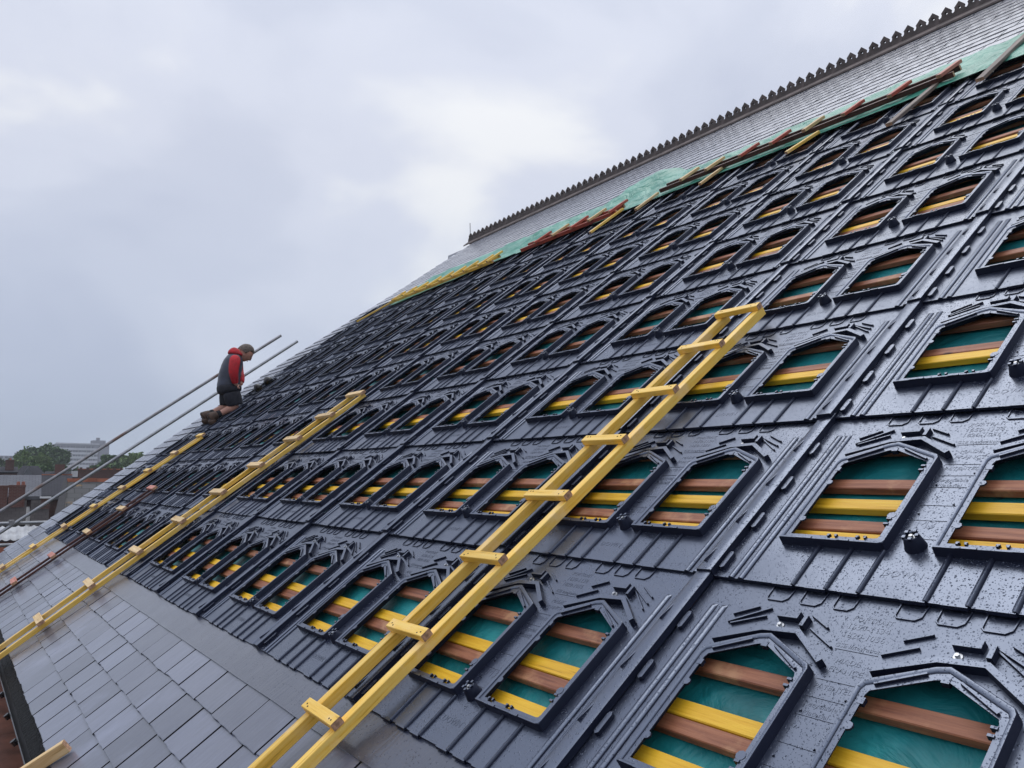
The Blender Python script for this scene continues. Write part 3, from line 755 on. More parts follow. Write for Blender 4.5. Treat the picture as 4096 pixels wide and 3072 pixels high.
# ------------------------------------------------------------------ scaffold
def tubeobj(name, m, a, b_, r=.029, parent=None):
    b = MB(); b.tube(a, b_, r, 14); d = (Vector(b_)-Vector(a)).normalized()
    return b.build(name, m, parent, 1, smooth=50)
def uplane(px, py, u):
    d = wray(px, py); s = (u-CW.x)/d.x; return (CW+d*s)*S
UA, UB = -12.62, -12.50
sc_e = ob('scaffold_guardrail', None, None, RP(-12.55, VE, 0))
inv = Matrix.Translation(-sc_e.location)
def sct(nm, m, a, b_, r=.029):
    return tubeobj(nm, m, Vector(a)-sc_e.location, Vector(b_)-sc_e.location, r, sc_e)
A1, A0 = uplane(1124, 1342, UA), uplane(0, 2046, UA); B1, B0 = uplane(1190, 1365, UB), uplane(0, 2131, UB)
A00 = A0-(A1-A0)*.45; B00 = B0-(B1-B0)*.45
sct('upper_tube', 'tube_rust', A00, A1); sct('lower_tube', 'tube', B00, B1)
hp = uplane(44, 2093, UB-.03); sct('cross_tube', 'tube', hp+Vector((0, -1.4, 0)), hp+Vector((0, 1.6, 0)))
hp2 = uplane(20, 2176, UB-.03); sct('cross_tube', 'tube', hp2+Vector((0, -1.4, -.02)), hp2+Vector((0, .30, -.02)))
cp = MB(); c0 = uplane(46, 2090, UB)-sc_e.location
cp.box(c0.x-.05, c0.x+.04, c0.y-.04, c0.y+.04, c0.z-.045, c0.z+.045); cp.cyl((c0.x+.03, c0.y-.02, c0.z+.03), .012, .012, .05, 8, 'X')
bevel(cp.build('coupler', 'tube_rust', sc_e, 1), .012)
for yy in (-1.3, 1.2):                                  # standards that carry the rail
    p = hp+Vector((-.05, yy, 0)); sct('upright_tube', 'tube', Vector((p.x-.03, p.y, GZ)), Vector((p.x-.03, p.y, p.z+.06)))
tag(sc_e, 'sloping steel scaffold guardrail beyond the left verge', 'scaffold')

pz = RP(0, VE, -.1).z-.62
pf = ob('scaffold_platform', None, None, (0, 0, 0)); pf.location = (-3*S, RP(0, VE, 0).y-1.2, pz)
y1 = ev.y+.245-pf.location.y
rdp = random.Random(4)
for i, x in enumerate((-14.0, -11.56, -9.12, -6.68, -4.24, -1.80, .64, 3.08)):
    b = MB(); b.box(x-pf.location.x, x+2.43-pf.location.x, -1.0, y1, -.018+rdp.uniform(-.004, .004), rdp.uniform(-.002, .004))
    bevel(b.build('plywood_sheet', 'ply', pf, 1), .003)
for y in (-.9, .2, y1-.1):
    b = MB(); b.tube((-14-pf.location.x, y, -.06), (5.5-pf.location.x, y, -.06), .0242, 12); b.build('ledger_tube', 'tube', pf, 1, smooth=50)
for x in (-13.5, -10.5, -7.5, -4.5, -1.5, 1.5, 4.5):
    for y in (-.95, y1-.34):
        b = MB(); b.tube((x-pf.location.x, y, GZ-pz), (x-pf.location.x, y, -.02), .0242, 12); b.build('upright_tube', 'tube', pf, 1, smooth=50)
tag(pf, 'red brown plywood scaffold platform below the gutter', 'scaffold')

# ------------------------------------------------------------------ the town beyond the verge
HZ = CW.z*S
MT = dict(
    brick=m_brick('red_brick', (.17, .062, .045), (.12, .045, .035), (.22, .19, .17)),
    brick2=m_brick('sooty_brick', (.13, .060, .046), (.085, .045, .038), (.16, .14, .13)),
    slate_a=m_courses('town_slate', (.105, .11, .13), (.14, .145, .165), .22, .3, .6),
    slate_b=m_courses('town_slate_dark', (.036, .037, .047), (.052, .052, .062), .22, .3, .8),
    tile=m_courses('concrete_tile', (.040, .035, .036), (.058, .050, .050), .30, .33, .8),
    slate_l=m_courses('lichen_slate', (.075, .077, .08), (.105, .107, .11), .33, .42, .65, lichen=(.40, .22, .04)),
    terra=plain('terracotta', (.36, .13, .075), .75, var=.3, scale=3),
    white=plain('white_render', (.66, .66, .66), .8, var=.08, scale=2), grey=plain('grey_render', (.30, .31, .34), .8, var=.12, scale=.3),
    cream=plain('cream_trim', (.62, .60, .52), .6, var=.1), lead=plain('lead_sheet', (.10, .105, .115), .5, var=.2),
    glass=plain('window_glass', (.05, .055, .07), .12, var=.2), conc=plain('pale_concrete', (.50, .51, .54), .85, var=.1, scale=.2),
    conc_d=plain('grey_concrete', (.19, .19, .22), .85, var=.1, scale=.2), corr=plain('corrugated_sheet', (.42, .43, .44), .6, var=.2, scale=2),
    pot=plain('chimney_pot', (.34, .13, .09), .8, var=.25), bark=plain('bark', (.09, .07, .05), .9, var=.3))
M.update(MT)
VIEW_AZ = math.atan2(FWD.y, FWD.x)
def hdir(px):                                   # horizontal heading of a photo column
    d = wray(px, 1536); return math.atan2(d.y, d.x)
def frame_at(px, py, depth, name, yaw=0.0):
    """an Empty whose local x runs to the right as seen, y away from the photographer, z up"""
    p = at(px, py, depth); e = ob(name, None, None, p, (0, 0, hdir(px)-math.pi/2+yaw)); e.empty_display_size = .5; return e
def px2m(n, depth): return n/FPX*depth

def slope_part(name, e, m, x0, x1, y0, z0, y1, z1, t=.09, xo0=0, xo1=0):
    """roof slope from the eave (y0,z0) to the ridge (y1,z1): a slab whose local y runs up the slope"""
    Ls = math.hypot(y1-y0, z1-z0); a_ = math.atan2(z1-z0, y1-y0)
    b = MB(); b.add([(x0,0,0),(x1,0,0),(x1+xo1,Ls,0),(x0+xo0,Ls,0),(x0,0,t),(x1,0,t),(x1+xo1,Ls,t),(x0+xo0,Ls,t)], [(3,2,1,0),(4,5,6,7),(0,1,5,4),(1,2,6,5),(2,3,7,6),(3,0,4,7)])
    return ob(name, b.mesh(name, m, 1), e, (0, y0, z0), (a_, 0, 0))
def boxpart(name, e, m, *q): b = MB(); b.box(*q); return b.build(name, m, e, 1)
def window(e, x, y, z, w, h, m='white'):
    f = MB(); t = .06
    f.box(x, x+t, y-.05, y, z, z+h).box(x+w-t, x+w, y-.05, y, z, z+h).box(x+t, x+w-t, y-.05, y, z, z+t).box(x+t, x+w-t, y-.05, y, z+h-t, z+h)
    fo = f.build('window', m, e, 1); boxpart('pane', fo, 'glass', x+t, x+w-t, y-.02, y+.02, z+t, z+h-t); return fo
def chimney(e, x, y, z, w, d_, h, pots=2, m='brick', name='chimney'):
    o = boxpart(name, e, m, x, x+w, y, y+d_, z, z+h)
    b = MB(); b.box(x-.02, x+w+.02, y-.02, y+d_+.02, z+h+.001, z+h+.12); b.build('chimney_cap', m, o, 1)
    for i in range(pots):
        c = MB(); c.cyl((x+w*(.55+.3*i), y+d_/2, z+h+.121), .085, .07, .17, 10); c.build('chimney_pot', 'pot', o, 1, smooth=40)
    return o

# terrace house across the yard: long slate roof at eye level, rear wings towards us
D = 45.0
e = frame_at(130, 1906, D, 'terrace_house', 0.0)
k = D/FPX
slope_part('roof_slope', e, 'slate_a', -6.5, .44, -3.6, -1.12, 0, 0)
slope_part('roof_slope', e, 'slate_b', .441, 1.95, -3.6, -1.10, 0, .015)
slope_part('roof_slope', e, 'slate_b', -6.5, 1.95, 3.6, -1.12, 0, 0)
b = MB(); b.box(.44, 1.95, -.10, .10, .05, .13); b.build('ridge_capping', 'terra', e, 1)
boxpart('wall', e, 'brick2', -6.4, 1.9, -3.4, 3.4, GZ-HZ, -1.2)
boxpart('lead_flashing', e, 'lead', -6.5, 1.95, -3.72, -3.60, -1.20, -1.06)
chimney(e, -1.58, -4.5, -1.62, .52, .7, 1.05, 0); chimney(e, -1.02, -4.5, -1.62, .72, .7, 1.07, 2)
boxpart('flashing', e, 'white', -1.66, -1.0, -4.56, -4.50, -1.66, -1.58)
# rear wings
slope_part('wing_roof', e, 'tile', -6.5, -.20, -6.2, -2.45, -3.75, -1.30)
slope_part('wing_roof', e, 'tile', -.02, .80, -6.4, -2.75, -3.75, -1.30)
slope_part('wing_roof', e, 'slate_b', 1.40, 2.32, -6.2, -2.65, -3.9, -1.65)
for x, w in ((-.19, .13), (.36, .17), (1.24, .14)):
    b = MB(); b.add([(x, -3.8, -1.55), (x+w, -3.8, -1.55), (x+w*2.4, -6.6, -3.3), (x-w*1.2, -6.6, -3.3), (x, -3.8, -1.75), (x+w, -3.8, -1.75), (x+w*2.4, -6.6, -3.7), (x-w*1.2, -6.6, -3.7)],
                    [(3,2,1,0),(4,5,6,7),(0,1,5,4),(1,2,6,5),(2,3,7,6),(3,0,4,7)]); b.build('parapet_wall', 'white', e, 1)
o = boxpart('vent_stack', e, 'brick2', .42, .82, -4.6, -4.2, -2.2, -1.12); boxpart('stack_cap', o, 'white', .36, .88, -4.66, -4.14, -1.119, -1.04)
boxpart('wing_wall', e, 'white', -6.4, -.25, -6.25, -3.5, GZ-HZ, -2.46)
boxpart('wing_wall', e, 'grey', -.05, 2.4, -6.0, -3.5, GZ-HZ, -2.80)
window(e, -2.2, -6.26, -3.6, .8, .9); window(e, -1.0, -6.26, -3.6, .6, .9)
tag(e, 'slate roofed terrace house with paired brick chimney beyond the left verge', 'house', 'houses beyond the roof')

# nearer grey roof with lichen and terracotta ridge
D = 26.0
e = frame_at(268, 1920, D, 'lichen_roof_house', R(1))
slope_part('roof_slope', e, 'slate_l', -.14, 6.0, -2.6, -1.35, 0, -.10, xo0=.14)
slope_part('roof_slope', e, 'slate_l', -.1, 6.0, 3.2, -1.5, 0.02, -.10)
b = MB()
for i in range(14): b.box(.0+i*.43, .42+i*.43, -.13, .13, -.14, .05+.012*(i % 2))
b.build('ridge_capping', 'terra', e, 1)
b = MB(); b.add([(-.10,-.06,.02),(.02,-.06,.02),(-.12,-2.66,-1.18),(-.36,-2.66,-1.18),(-.10,-.06,-.3),(.02,-.06,-.3),(-.12,-2.66,-1.9),(-.36,-2.66,-1.9)], [(3,2,1,0),(4,5,6,7),(0,1,5,4),(1,2,6,5),(2,3,7,6),(3,0,4,7)])
b.build('verge_board', 'slate_edge', e, 1)
boxpart('wall', e, 'brick2', .02, 5.9, -2.0, 3.0, GZ-HZ, -1.62)
b = MB(); b.add([(-.1,-2.45,-1.55),(.02,-.06,-.30),(.02,3.0,-1.6),(-.1,-2.45,GZ-HZ),(.02,3.0,GZ-HZ),(.2,-2.45,-1.55),(.2,-.06,-.3),(.2,3.0,-1.6),(.2,-2.45,GZ-HZ),(.2,3.0,GZ-HZ)], [(0,1,2,4,3),(5,8,9,7,6),(0,3,8,5),(2,7,9,4)])
b.build('gable_wall', 'brick2', e, 1)
chimney(e, 2.4, .2, -.6, .9, .6, .75, 2, 'brick2')
tag(e, 'grey slate roofed house with orange lichen and terracotta ridge beside the verge', 'house', 'houses beyond the roof')

# low outbuilding with corrugated sheet just past the verge
D = 30.0
e = frame_at(20, 2150, D, 'outbuilding')
b = MB(); n = 60; vsx = []
for i in range(n+1):
    x = -4+5.2*i/n; z = .035*math.cos(i*math.pi/1.5)
    vsx += [(x, -.9, z-.05), (x, .9, z+.35)]
b.add(vsx, [(2*i, 2*i+2, 2*i+3, 2*i+1) for i in range(n)]); b.build('corrugated_roof', 'corr', e, 1)
boxpart('wall', e, 'brick', -3.9, 1.1, -.8, .9, GZ-HZ+1.2, -.11)
boxpart('lintel', e, 'terra', -3.95, 1.15, -.86, -.801, -.55, -.30)
tag(e, 'low brick outbuilding with corrugated white roof below the guardrail', 'outbuilding')

# far row: hipped roof, chimneys, parapet
D = 85.0
e = frame_at(120, 1890, D, 'hipped_house')
slope_part('roof_slope', e, 'slate_b', -2.0, 1.9, -2.4, -.9, 0, .62, xo0=1.3, xo1=-1.2)
b = MB(); b.add([(-.9,-2.9,-.75),(.55,-2.9,-.75),(-.18,-2.9,.60),(-.9,.1,-.75),(.55,.1,-.75),(-.18,.1,.66)], [(0,1,2),(3,5,4),(0,2,5,3),(1,4,5,2)]); b.build('gable_roof', 'lead', e, 1)
boxpart('wall', e, 'brick2', -1.9, 1.8, -2.2, 2.2, GZ-HZ, -.92)
tag(e, 'dark hipped roof with small gable below the trees', 'house', 'houses beyond the roof')
D = 75.0
e = frame_at(40, 1895, D, 'chimney_house')
boxpart('wall', e, 'brick2', -3.2, .55, -2, 2, GZ-HZ, .15)
slope_part('roof_slope', e, 'slate_b', -3.3, .6, -2.2, .05, 0, .55)
chimney(e, -.42, -1.5, -.4, .68, .8, 1.55, 1, 'brick2')
tag(e, 'brick house with tall single chimney at the far left', 'house', 'houses beyond the roof')
e = frame_at(235, 1885, 80.0, 'brick_chimney_house')
chimney(e, -.35, -.6, -.8, .85, .9, 1.35, 0, 'brick')
boxpart('wall', e, 'brick2', -1.2, 3.0, -1.2, 2.5, GZ-HZ, -.62)
slope_part('roof_slope', e, 'lead', 1.1, 2.5, -1.4, -.65, .2, -.05)
slope_part('roof_slope', e, 'slate_b', -1.2, 1.09, -1.4, -.70, .8, -.10)
tag(e, 'brick house with broad pale red chimney in front of the tower', 'house', 'houses beyond the roof')
e = frame_at(400, 1895, 70.0, 'brick_parapet')
boxpart('wall', e, 'brick2', -1.7, 3.4, -.3, 6, GZ-HZ, .35)
for i in range(9): boxpart('parapet_pier', e, 'brick2', -1.6+i*.52, -1.38+i*.52, -.36, -.301, -.4, .55)
boxpart('coping', e, 'terra', -1.75, 3.45, -.36, -.1, .351, .44)
tag(e, 'long sooty brick building with piers behind the lichen roof', 'building')

# tower block
D = 600.0
e = frame_at(320, 1906, D, 'tower_block', R(14))
W_, Ht = 29.0, 24.0
xl, xr = -17.5, 12.2
boxpart('wall', e, 'conc_d', xl, xr, 0, 14, GZ-HZ, Ht)
for f_ in range(8):
    z = Ht-2.6-f_*3.15
    if f_ < 5:
        boxpart('spandrel', e, 'conc', xl+.5, xr-1, -.5, -.002, z-1.75, z-.15)
        x = xl+2; i = 0
        rdw = random.Random(f_)
        while x < xr-4:
            w = rdw.choice((1.6, 2.4, 3.2))
            wo = boxpart('window', e, 'glass', x, x+w, -.30, -.003, z-.12, z+1.25)
            boxpart('frame', wo, 'white', x+w*.45, x+w*.55, -.34, -.301, z-.12, z+1.25)
            x += w+rdw.choice((.5, .9, 1.6))
boxpart('spandrel', e, 'conc', xl+1, xr-.5, -.55, -.004, Ht-18.6, Ht-17.0)
boxpart('podium', e, 'conc', xl+2, xr+3, -4, -.6, GZ-HZ, Ht-21.5)
for i in range(9): boxpart('window', e, 'glass', xl+4+i*3.2, xl+5.8+i*3.2, -4.05, -4.001, Ht-24.3, Ht-22.6)
boxpart('stair_tower', e, 'conc_d', xr+.002, xr+6.6, -1.5, 13, GZ-HZ, Ht+.9)
boxpart('roof_plant', e, 'conc_d', xr-4, xr+4.5, 1, 9, Ht+.002, Ht+3.4); 
c = MB(); c.cyl((xr-.2, 4, Ht+3.401), 1.3, 1.3, 1.7, 14); c.cyl((xr-.2, 4, Ht+5.1), 1.5, 1.2, .4, 14); c.build('water_tank', 'conc_d', e, 1, smooth=40)
boxpart('parapet', e, 'conc', xl-.2, xr-.002, -.6, .3, Ht+.002, Ht+.9)
tag(e, 'pale grey tower block with banded windows and dark stair tower', 'tower block')
e = frame_at(20, 1906, 520.0, 'far_block', R(-8))
boxpart('wall', e, 'grey', -14, 5, 0, 12, GZ-HZ, 13.5); boxpart('roof_room', e, 'conc_d', 4.2, 12, 1, 10, GZ-HZ, 15.5)
for r_ in range(3):
    for i in range(6): boxpart('window', e, 'glass', -12+i*2.8, -10.4+i*2.8, -.1, -.002, 11.6-r_*3.4, 13-r_*3.4)
tag(e, 'hazy grey office block behind the trees at the far left', 'office block')

# trees
def tree(label, px, py_top, depth, wpx, hpx, mleaf, seed, n=5200, leaf=.34, spike=False):
    rd = random.Random(seed); rx = px2m(wpx, depth)/2; ht = px2m(hpx, depth)
    top = at(px, py_top, depth); base = Vector((top.x, top.y, GZ))
    e = ob('broadleaf_tree', None, None, base); H_ = top.z-GZ; e.empty_display_size = .5
    tr = MB(); rs = []; seg = 9
    for i in range(8):
        t = i/7; r = .30*(1-t*.75)*(H_/14); rs.append([(r*math.cos(2*math.pi*q/seg)+.15*math.sin(t*5), r*math.sin(2*math.pi*q/seg), t*(H_-ht*.45)) for q in range(seg)])
    tr.rings(rs)
    for i in range(6):
        a_ = i*1.1+seed; z0 = H_-ht*(1.0-.08*i); tr.tube((0, 0, z0), (rx*.6*math.cos(a_), rx*.6*math.sin(a_), z0+ht*.35), .07*(H_/14), 6)
    tr.build('trunk', 'bark', e, 1, smooth=50)
    clumps = []
    for i in range(26):
        while True:
            x, y, z = (rd.uniform(-1, 1) for _ in range(3))
            if x*x+y*y+z*z < 1: break
        clumps.append((x*rx*.86, y*rx*.86, H_-ht*.5+z*ht*.42, rx*rd.uniform(.15, .34)))
    cr = MB()
    for i in range(n):
        c = rd.choice(clumps); d = Vector((rd.gauss(0, 1), rd.gauss(0, 1), rd.gauss(0, .8))).normalized()*c[3]*(rd.uniform(.5, 1.05) if rd.random() < .85 else rd.uniform(1.0, 1.45))
        p = Vector(c[:3])+d
        a1 = Vector((rd.gauss(0, 1), rd.gauss(0, 1), rd.gauss(0, .6))).normalized(); a2 = a1.orthogonal().normalized()
        s = leaf*rd.uniform(.5, 1.2)
        cr.add([p-a1*s, p+a2*s*.7, p+a1*s, p-a2*s*.7], [(0,1,2,3)])
    o = cr.build('crown', mleaf, e, 1)
    return tag(e, label, 'tree', 'trees in the town')
M['leaf1'] = m_leaf('leaf_dark', (.055, .105, .036), (.12, .195, .068)); M['leaf2'] = m_leaf('leaf_mid', (.11, .18, .06), (.21, .29, .105)); M['leaf3'] = m_leaf('leaf_grey', (.07, .10, .055), (.12, .16, .085))
kz = 700/2212
def Z(x, y): return (x*kz, 1720+y*kz)
tree('large dark green tree left of the tower block', *Z(560, 170), 190, 185, 115, 'leaf1', 1, 9000, .42)
tree('pale green round tree in front of the large dark tree', *Z(315, 275), 150, 80, 72, 'leaf2', 2, 4500, .33)
tree('mid green tree beside the pale round tree', *Z(500, 300), 145, 78, 66, 'leaf2', 3, 4500, .33)
tree('dull green tree at the far left edge', *Z(60, 375), 160, 85, 60, 'leaf3', 4, 3500, .36)
tree('rounded tree right of the tower between the scaffold tubes', *Z(1400, 300), 170, 75, 75, 'leaf1', 5, 4500, .36)
tree('tree with pointed top right of the scaffold tubes', *Z(1700, 285), 165, 105, 78, 'leaf2', 6, 5200, .36)
tree('low bushy tree below the tower block', *Z(850, 470), 130, 80, 42, 'leaf3', 7, 3200, .3)
tree('low bush at the foot of the large dark tree', *Z(480, 450), 120, 95, 40, 'leaf1', 8, 3600, .3)
tree('low tree above the brick parapet', *Z(1330, 440), 140, 120, 42, 'leaf1', 9, 3600, .33)
tree('tree behind the roof verge', *Z(1880, 330), 175, 80, 80, 'leaf1', 10, 3600, .36)

# ------------------------------------------------------------------ the roofer
ks = 600/2212
U_MAN = -10.22
def J(zx, zy, du=0.0):                          # joint seen at a photo point, in the sagittal plane u = U_MAN + du
    px, py = 700+zx*ks, 1300+zy*ks; d = wray(px, py); s = (U_MAN+du-CW.x)/d.x
    return (CW+d*s)*S
PXM = ks*(abs(J(900, 1200).x-CW.x*S)/abs(FWD.x))/FPX*.93
man = ob('person', None, None, J(900, 1225)); man.empty_display_size = .2
ml = man.location.copy()
def mv(p): return Vector(p)-ml
M['skin'] = plain('skin', (.50, .255, .185), .5, var=.12, scale=20); M['hoodie'] = plain('red_hoodie', (.52, .015, .025), .75, var=.25, scale=9, bumps=.4, bscale=25)
M['vest'] = plain('navy_gilet', (.035, .042, .070), .42, var=.3, scale=9); M['shorts'] = plain('dark_shorts', (.016, .017, .026), .8, var=.35, scale=9, bumps=.4, bscale=30)
M['boot'] = plain('brown_boot', (.075, .042, .026), .6, var=.35, scale=14, bumps=.3); M['sole'] = plain('boot_sole', (.055, .05, .046), .7, var=.25)
M['hair'] = plain('grey_brown_hair', (.135, .105, .085), .7, var=.5, scale=40, bumps=.6, bscale=90); M['sock'] = plain('dark_sock', (.02, .02, .024), .9)
M['dark'] = plain('dark_eye', (.02, .015, .012), .4)
def skin_chain(name, chains, m, parent, sub=2):
    """chains: lists of (point, radius); points shared by identity make branches"""
    idx = {}; vs = []; rad = []; es = []
    for ch in chains:
        prev = None
        for p, r in ch:
            key = tuple(round(c, 4) for c in p)
            if key not in idx: idx[key] = len(vs); vs.append(mv(p)); rad.append(r)
            i = idx[key]
            if prev is not None: es.append((prev, i))
            prev = i
    me = bpy.data.meshes.new(name); me.from_pydata(vs, es, []); me.materials.append(M[m])
    o = ob(name, me, parent)
    md = o.modifiers.new('skin', 'SKIN'); md.use_smooth_shade = True
    if not me.skin_vertices: me.skin_vertices.new() if hasattr(me.skin_vertices, 'new') else None
    bm = bmesh.new(); bm.from_mesh(me); lay = bm.verts.layers.skin.verify(); bm.verts.ensure_lookup_table()
    for i, v_ in enumerate(bm.verts):
        v_[lay].radius = (rad[i]*PXM, rad[i]*PXM); v_[lay].use_root = (i == 0)
    bm.to_mesh(me); bm.free()
    s_ = o.modifiers.new('sub', 'SUBSURF'); s_.levels = s_.render_levels = sub
    return o
NR, FR = .105, -.105                            # near (his right) and far side
pel = J(800, 930); wai = J(805, 790); che = J(850, 600); uch = J(885, 480); nek = J(925, 435); hd = J(1010, 415)
kn, kf = J(905, 1215, .09), J(860, 1200, -.09); an, af = J(625, 1325, .085), J(525, 1305, -.10)
shn, shf = J(880, 500, .17), J(905, 490, -.17); eln, elf = J(862, 690, .245), J(925, 690, -.20); wrn, wrf = J(892, 865, .195), J(978, 855, .02)
bodyc = [[(pel, 105), (wai, 100), (che, 100), (uch, 62), (nek, 52), (hd, 62)],
         [(pel, 105), (J(810, 960, .085), 76), (J(865, 1090, .09), 66), (kn, 52), (J(800, 1235, .087), 52), (J(720, 1280, .085), 42), (an, 33)],
         [(pel, 105), (J(800, 960, -.085), 76), (J(800, 1080, -.09), 66), (J(835, 1170, -.09), 54), (J(700, 1225, -.095), 50), (J(610, 1265, -.1), 42), (af, 33)],
         [(uch, 62), (shn, 36), (eln, 38), (wrn, 28), (J(915, 892, .17), 26)],
         [(uch, 62), (shf, 36), (elf, 38), (wrf, 26), (J(973, 888, .05), 26)]]
skin_chain('body', bodyc, 'skin', man)
# hands: palm and five fingers each, closed on something small in front of the belt
for hx, hy, du, sgn in ((915, 892, .17, 1), (973, 888, .05, -1)):
    palm = J(hx, hy, du); ch = []
    for q in range(4):
        dz = (q-1.5)*.016
        a0 = J(hx+sgn*14, hy+8+q*7, du+dz); a1 = J(hx+sgn*30, hy+20+q*8, du+dz-.01*sgn); a2 = J(hx+sgn*34, hy+34+q*7-q*q*2, du+dz-.03*sgn); a3 = J(hx+sgn*24, hy+42+q*4, du+dz-.045*sgn)
        ch.append([(palm, 24), (a0, 9.5), (a1, 8.5), (a2, 8), (a3, 7)])
    ch.append([(palm, 24), (J(hx+sgn*20, hy-8, du-.02*sgn), 10), (J(hx+sgn*42, hy+2, du-.035*sgn), 9), (J(hx+sgn*52, hy+14, du-.045*sgn), 8)])
    skin_chain('hand', ch, 'skin', man, 1)
skin_chain('hoodie_sleeve', [[(J(893, 470, .14), 62), (J(884, 520, .20), 76), (J(870, 610, .235), 70), (J(860, 690, .245), 64), (J(872, 770, .23), 56), (J(888, 845, .20), 43), (J(890, 862, .195), 38)]], 'hoodie', man)
skin_chain('hoodie_sleeve', [[(J(915, 462, -.13), 62), (J(925, 540, -.18), 72), (J(945, 690, -.18), 60), (J(975, 780, -.05), 50), (J(982, 835, .01), 38), (J(981, 850, .02), 34)]], 'hoodie', man)
def loft(name, rows, m, seg=20, cap=True, wob=0):
    """rows: (centre, front-back radius, side radius) in photo units of the man; rings follow the spine"""
    b = MB(); rs = []; n = len(rows)
    for i, (c, ra, rb) in enumerate(rows):
        t = (rows[min(i+1, n-1)][0]-rows[max(i-1, 0)][0]).normalized(); X = Vector((1, 0, 0)); f_ = t.cross(X).normalized(); X = f_.cross(t).normalized()
        rs.append([mv(c)+f_*math.cos(2*math.pi*q/seg)*ra*PXM*(1+wob*mnoise.noise((q*.9, i*1.3, 3)))+X*math.sin(2*math.pi*q/seg)*rb*PXM*(1+wob*mnoise.noise((q*.9, i*1.3, 7))) for q in range(seg)])
    b.rings(rs, cap=cap); o = b.build(name, m, man, 1, smooth=80)
    s_ = o.modifiers.new('sub', 'SUBSURF'); s_.levels = s_.render_levels = 1; return o
vest = []
pts = [(792, 958, 150, 160), (792, 935, 160, 168), (790, 880, 165, 172), (794, 835, 152, 165), (798, 795, 160, 172), (803, 755, 148, 164), (812, 715, 158, 172), (822, 675, 146, 166), (835, 635, 154, 174), (848, 590, 140, 172), (862, 550, 142, 176), (876, 505, 120, 165), (890, 470, 104, 140), (905, 440, 78, 95), (915, 420, 62, 70)]
loft('gilet', [(J(x, y), a_*.87, b_*.92) for x, y, a_, b_ in pts], 'vest', wob=.06)
loft('hood', [(J(885, 455), 92, 120), (J(890, 425), 98, 112), (J(900, 395), 86, 98), (J(915, 375), 62, 78), (J(925, 370), 30, 45)], 'hoodie', wob=.08)
loft('shorts', [(J(800, 870), 148, 178), (J(798, 930), 152, 182), (J(800, 985), 150, 180), (J(806, 1020), 120, 150)], 'shorts', wob=.05)
for nm, rows in (('short_leg', [(J(822, 960, .08), 105, 92), (J(845, 1040, .09), 112, 94), (J(865, 1110, .09), 108, 92), (J(880, 1175, .09), 98, 88), (J(884, 1192, .09), 90, 82)]),
                 ('short_leg', [(J(790, 960, -.08), 105, 92), (J(780, 1040, -.09), 108, 94), (J(775, 1110, -.09), 104, 92), (J(772, 1180, -.09), 96, 88), (J(771, 1195, -.09), 90, 82)])):
    loft(nm, rows, 'shorts', wob=.06)
for (ax, ay, du) in ((625, 1322, .085), (525, 1308, -.10)):
    dx, dy = ax-625, ay-1322
    loft('sock', [(J(690+dx, 1298+dy, du), 44, 42), (J(650+dx, 1312+dy, du), 48, 44), (J(600+dx, 1335+dy, du), 48, 44)], 'sock')
    bo = loft('boot', [(J(640+dx, 1318+dy, du), 48, 46), (J(600+dx, 1335+dy, du), 56, 47), (J(558+dx, 1354+dy, du), 64, 48), (J(520+dx, 1374+dy, du), 70, 48), (J(502+dx, 1386+dy, du), 62, 42)], 'boot', wob=.05)
    loft('boot_toe', [(J(545+dx, 1385+dy, du), 50, 52), (J(550+dx, 1425+dy, du), 50, 54), (J(560+dx, 1460+dy, du), 42, 50), (J(566+dx, 1482+dy, du), 20, 34)], 'boot')
    b = MB(); pa, pb = mv(J(495+dx, 1300+dy, du)), mv(J(545+dx, 1478+dy, du)); ax_ = (pb-pa); rs = []
    for t, w in ((0, .030), (.12, .042), (.35, .036), (.65, .046), (.88, .040), (1, .022)):
        c = pa+ax_*t; f_ = Vector((0, -.018, -.004))
        rs.append([c+Vector((w, 0, 0)), c+Vector((w, 0, 0))+f_, c-Vector((w, 0, 0))+f_, c-Vector((w, 0, 0))])
    b.rings(rs); so = b.build('boot_sole', 'sole', man, 1); bevel(so, .004)
# head: looking down at his hands
hb = MB(); seg, rg_ = 24, 18
hc = J(1032, 412); hq = Matrix.Rotation(R(-42), 3, 'X')       # face (+y) tipped down
RX, RY, RZ = 80*PXM, 100*PXM, 118*PXM
rs = []
for i in range(rg_+1):
    th = math.pi*i/rg_; row = []
    for q in range(seg):
        ph = 2*math.pi*q/seg; x, y, z = math.sin(th)*math.cos(ph), math.sin(th)*math.sin(ph), -math.cos(th)
        fx = 1.0; yy = y; xx = x
        if z < 0: xx *= 1-.22*(-z)**1.3; yy *= 1-.10*(-z)**1.5
        if y > .3:
            nose = math.exp(-((x/.16)**2))*math.exp(-(((z+.12)/.16)**2)); brow = math.exp(-((x/.5)**2))*math.exp(-(((z-.16)/.10)**2)); chin = math.exp(-((x/.35)**2))*math.exp(-(((z+.78)/.16)**2)); lip = math.exp(-((x/.25)**2))*math.exp(-(((z+.46)/.07)**2))
            eye = math.exp(-(((abs(x)-.34)/.16)**2))*math.exp(-(((z-.02)/.09)**2))
            yy += .24*nose+.05*brow+.10*chin+.05*lip-.07*eye
        row.append(mv(hc)+hq @ Vector((xx*RX, yy*RY, z*RZ)))
    rs.append(row)
hb.rings(rs); ho = hb.build('head', 'skin', man, 1, smooth=80)
